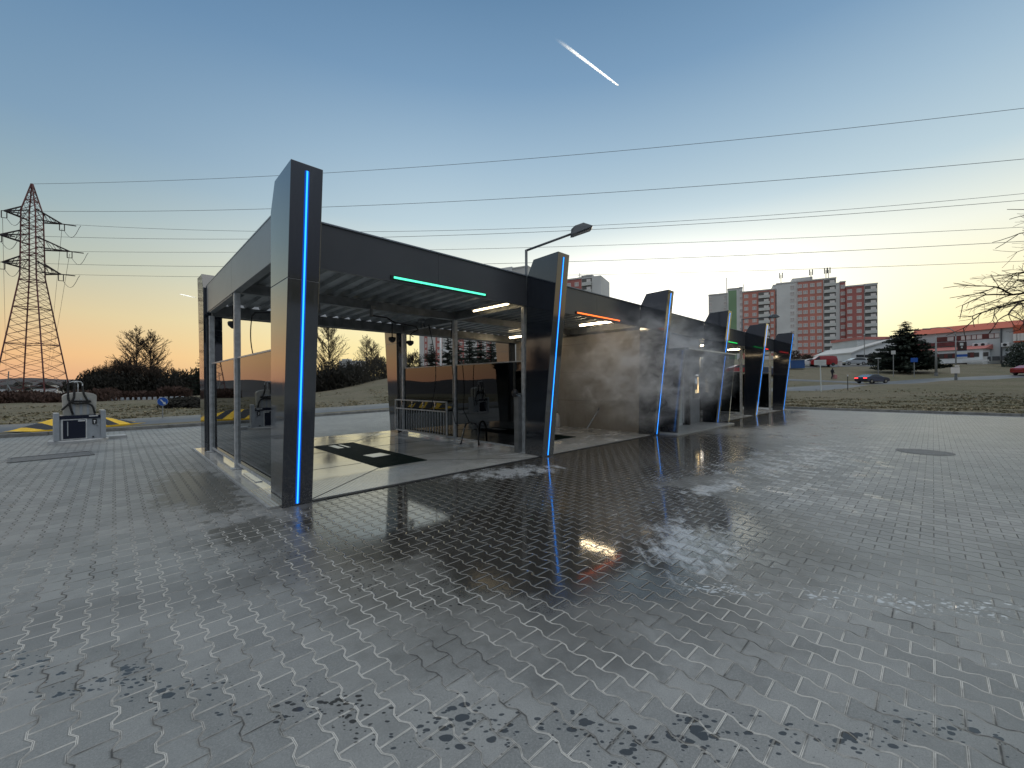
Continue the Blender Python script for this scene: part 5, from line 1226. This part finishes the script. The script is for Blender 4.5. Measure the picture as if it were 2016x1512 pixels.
# person on the far path
def person(label, p, rz, H):
    bm_v = [(0, 0, .94), (0, 0, 1.15), (0, .01, 1.38), (0, .01, 1.50), (0, -.01, 1.62), (0, -.02, 1.70),
            (.10, 0, .90), (.12, -.12, .50), (.12, .02, .09), (.12, -.12, .04),
            (-.10, 0, .90), (-.12, .14, .50), (-.12, .30, .12), (-.12, .20, .05),
            (.19, .01, 1.42), (.25, .04, 1.15), (.24, -.08, .92), (-.19, .01, 1.42), (-.25, .0, 1.15), (-.24, -.14, .95)]
    ed = [(0, 1), (1, 2), (2, 3), (3, 4), (4, 5), (0, 6), (6, 7), (7, 8), (8, 9), (0, 10), (10, 11), (11, 12), (12, 13), (2, 14), (14, 15), (15, 16), (2, 17), (17, 18), (18, 19)]
    rad = [.15, .14, .16, .06, .095, .09, .10, .07, .05, .045, .10, .07, .05, .045, .075, .055, .04, .075, .055, .04]
    me = bpy.data.meshes.new('person'); me.from_pydata([Vector(v)*H/1.78 for v in bm_v], ed, []); o = bpy.data.objects.new('person', me); sc.collection.objects.link(o)
    sk = o.modifiers.new('skin', 'SKIN'); 
    for i, r in enumerate(rad): me.skin_vertices[0].data[i].radius = (r*H/1.78,)*2
    me.skin_vertices[0].data[0].use_root = True
    su = o.modifiers.new('sub', 'SUBSURF'); su.levels = 1; su.render_levels = 1
    me.materials.append(M['cloth']); o.location = p; o.rotation_euler = (0, 0, rz); tag(o, label, 'person'); return o
def skinlayer(me):
    pass
try:
    pp = GP(1639, 60, .1); person('person in dark clothes walking along the far path', pp, YAW, 1.7)
except Exception as ex:
    print('person failed', ex)
bg_ = MB(); q = GP(1644, 60, .1); bg_.box((q.x, q.y, q.z+.35), (.5, .35, .6), rz=.6); tag(bg_.build('bag', M['handpink'], bevel=.06), 'pinkish bag beside the walking person', 'bag')

# manhole covers
M['mhole'] = mat('dull_cast_iron', (.13, .13, .128), .6, var=.3, vs=20, bump=.6, bs=60)
def manhole(name, label, X, Y, r, square=False):
    t = thing(name, label, 'manhole cover', (X, Y, 0), 0.1, 'manhole covers in the paving')
    mb = MB()
    if square: mb.box((0, 0, .004), (r*2, r*1.3, .008))
    else: mb.cyl((0, 0, 0), (0, 0, .008), r, n=32)
    mb.build('cover', M['mhole'], t)
    mb = MB()
    if square:
        for a_, b_, c_, d_ in ((0, r*.66, r*2, .05), (0, -r*.66, r*2, .05), (r, 0, .05, r*1.3), (-r, 0, .05, r*1.3)): mb.box((a_, b_, .010), (c_, d_, .012))
    else:
        for i in range(32):
            a_ = 2*math.pi*i/32; b_ = 2*math.pi*(i+1)/32; mb.add([(r*math.cos(a_), r*math.sin(a_), .012), (r*math.cos(b_), r*math.sin(b_), .012), (r*1.15*math.cos(b_), r*1.15*math.sin(b_), .006), (r*1.15*math.cos(a_), r*1.15*math.sin(a_), .006)], [(0, 1, 2, 3)])
    mb.build('rim', M['mhole'], t)
manhole('manhole_cover', 'round manhole cover in the wet paving on the right', 13.1, .14, .42); manhole('manhole_cover', 'rectangular access cover in the paving at the left', -1.0, 13.9, .62, True)

# ------------------------------------------------------------ contrail
M['trail'] = bpy.data.materials.new('contrail_vapour'); M['trail'].use_nodes = True; nt = M['trail'].node_tree; nt.nodes.clear()
o_ = nt.nodes.new('ShaderNodeOutputMaterial'); e_ = nt.nodes.new('ShaderNodeBsdfDiffuse'); tr_ = nt.nodes.new('ShaderNodeBsdfTransparent'); em = nt.nodes.new('ShaderNodeBsdfTranslucent'); em.inputs[0].default_value = (1, 1, 1, 1)
e_.inputs['Color'].default_value = (1, .98, .95, 1); ad = nt.nodes.new('ShaderNodeAddShader'); nt.links.new(e_.outputs[0], ad.inputs[0]); nt.links.new(em.outputs[0], ad.inputs[1])
mx = nt.nodes.new('ShaderNodeMixShader'); tcx = nt.nodes.new('ShaderNodeTexCoord'); gx, gy, gz = xyz(nt, tcx.outputs['UV']); lw = nt.nodes.new('ShaderNodeLayerWeight'); fac = X_(nt, lw.outputs['Facing'])
nt.links.new(tr_.outputs[0], mx.inputs[1]); nt.links.new(ad.outputs[0], mx.inputs[2]); nt.links.new((gx.ss(0, .6)*(1-fac).ss(.05, .9)).k, mx.inputs[0]); nt.links.new(mx.outputs[0], o_.inputs[0])
FT_ = 9000.0
def trail(a_, b_, r0, r1, n=24):
    mb = MB(); d = (b_-a_); q = d.normalized().orthogonal().normalized(); w_ = d.normalized().cross(q); vs = []
    for i in range(n+1):
        u = i/n; c = a_+d*u; r = lin(r0, r1, u)*(1+.06*math.sin(u*9))
        for j in range(8): vs.append(c+(q*math.cos(j*math.pi/4)+w_*math.sin(j*math.pi/4))*r)
    fs = [(i*8+j, i*8+(j+1) % 8, i*8+8+(j+1) % 8, i*8+8+j) for i in range(n) for j in range(8)]
    mb.add(vs, fs); return mb, n
def trail_obj(name, a_, b_, r0, r1, parent):
    mb, n = trail(a_, b_, r0, r1); o = mb.build(name, M['trail'], parent, smooth=True, off=parent.location if parent else None)
    uv = o.data.uv_layers.new(name='UVMap'); k = 0
    for p_ in o.data.polygons:
        for li, vi in zip(p_.loop_indices, p_.vertices): uv.data[li].uv = ((vi//8)/n, 0)
    return o
c0 = P(1088, 72, FT_); t = thing('contrail', 'bright double contrail high in the middle of the sky', 'contrail', c0)
trail_obj('vapour_trail', P(1090, 74, FT_), P(1216, 168, FT_), 26, 12, t); trail_obj('vapour_trail', P(1096, 75, FT_), P(1218, 168, FT_), 26, 9, t)
c0 = P(352, 578, FT_*1.5); t = thing('contrail', 'tiny faint contrail low beside the left rear pillar', 'contrail', c0); trail_obj('vapour_trail', P(390, 587, FT_*1.5), P(354, 579, FT_*1.5), 22, 10, t)

# ------------------------------------------------------------ steam over the second and third bay
vm = bpy.data.materials.new('steam_volume'); vm.use_nodes = True; nt = vm.node_tree; nt.nodes.clear()
o_ = nt.nodes.new('ShaderNodeOutputMaterial'); pv = nt.nodes.new('ShaderNodeVolumePrincipled'); pv.inputs['Color'].default_value = (.93, .93, .93, 1); pv.inputs['Anisotropy'].default_value = .1
tcx = nt.nodes.new('ShaderNodeTexCoord'); x, y, z = xyz(nt, tcx.outputs['Object'])
rad = (x*x+y*y+z*z).pow(.5); n1 = noise(nt, vec(nt, x*4.2, y*1.8, z*2.2), 2.0, 8, .72, .8)
dens = ((n1-.49)*7.0).max(0)*rad.ss(.3, 1.0, 1, 0)*1.9+rad.ss(.2, 1.0, 1, 0)*.05
nt.links.new(dens.k, pv.inputs['Density']); nt.links.new(pv.outputs[0], o_.inputs['Volume'])
import bmesh
bm = bmesh.new(); bmesh.ops.create_icosphere(bm, subdivisions=3, radius=1); me = bpy.data.meshes.new('steam'); bm.to_mesh(me); bm.free()
me.materials.append(vm); o = bpy.data.objects.new('steam', me); sc.collection.objects.link(o); o.location = (11.8, 6.0, 2.05); o.scale = (4.2, 2.4, 2.03)
tag(o, 'drifting steam around the third pillar and the porch', 'steam', kind='stuff')
sc.cycles.volume_step_rate = 2.0; sc.cycles.volume_max_steps = 64
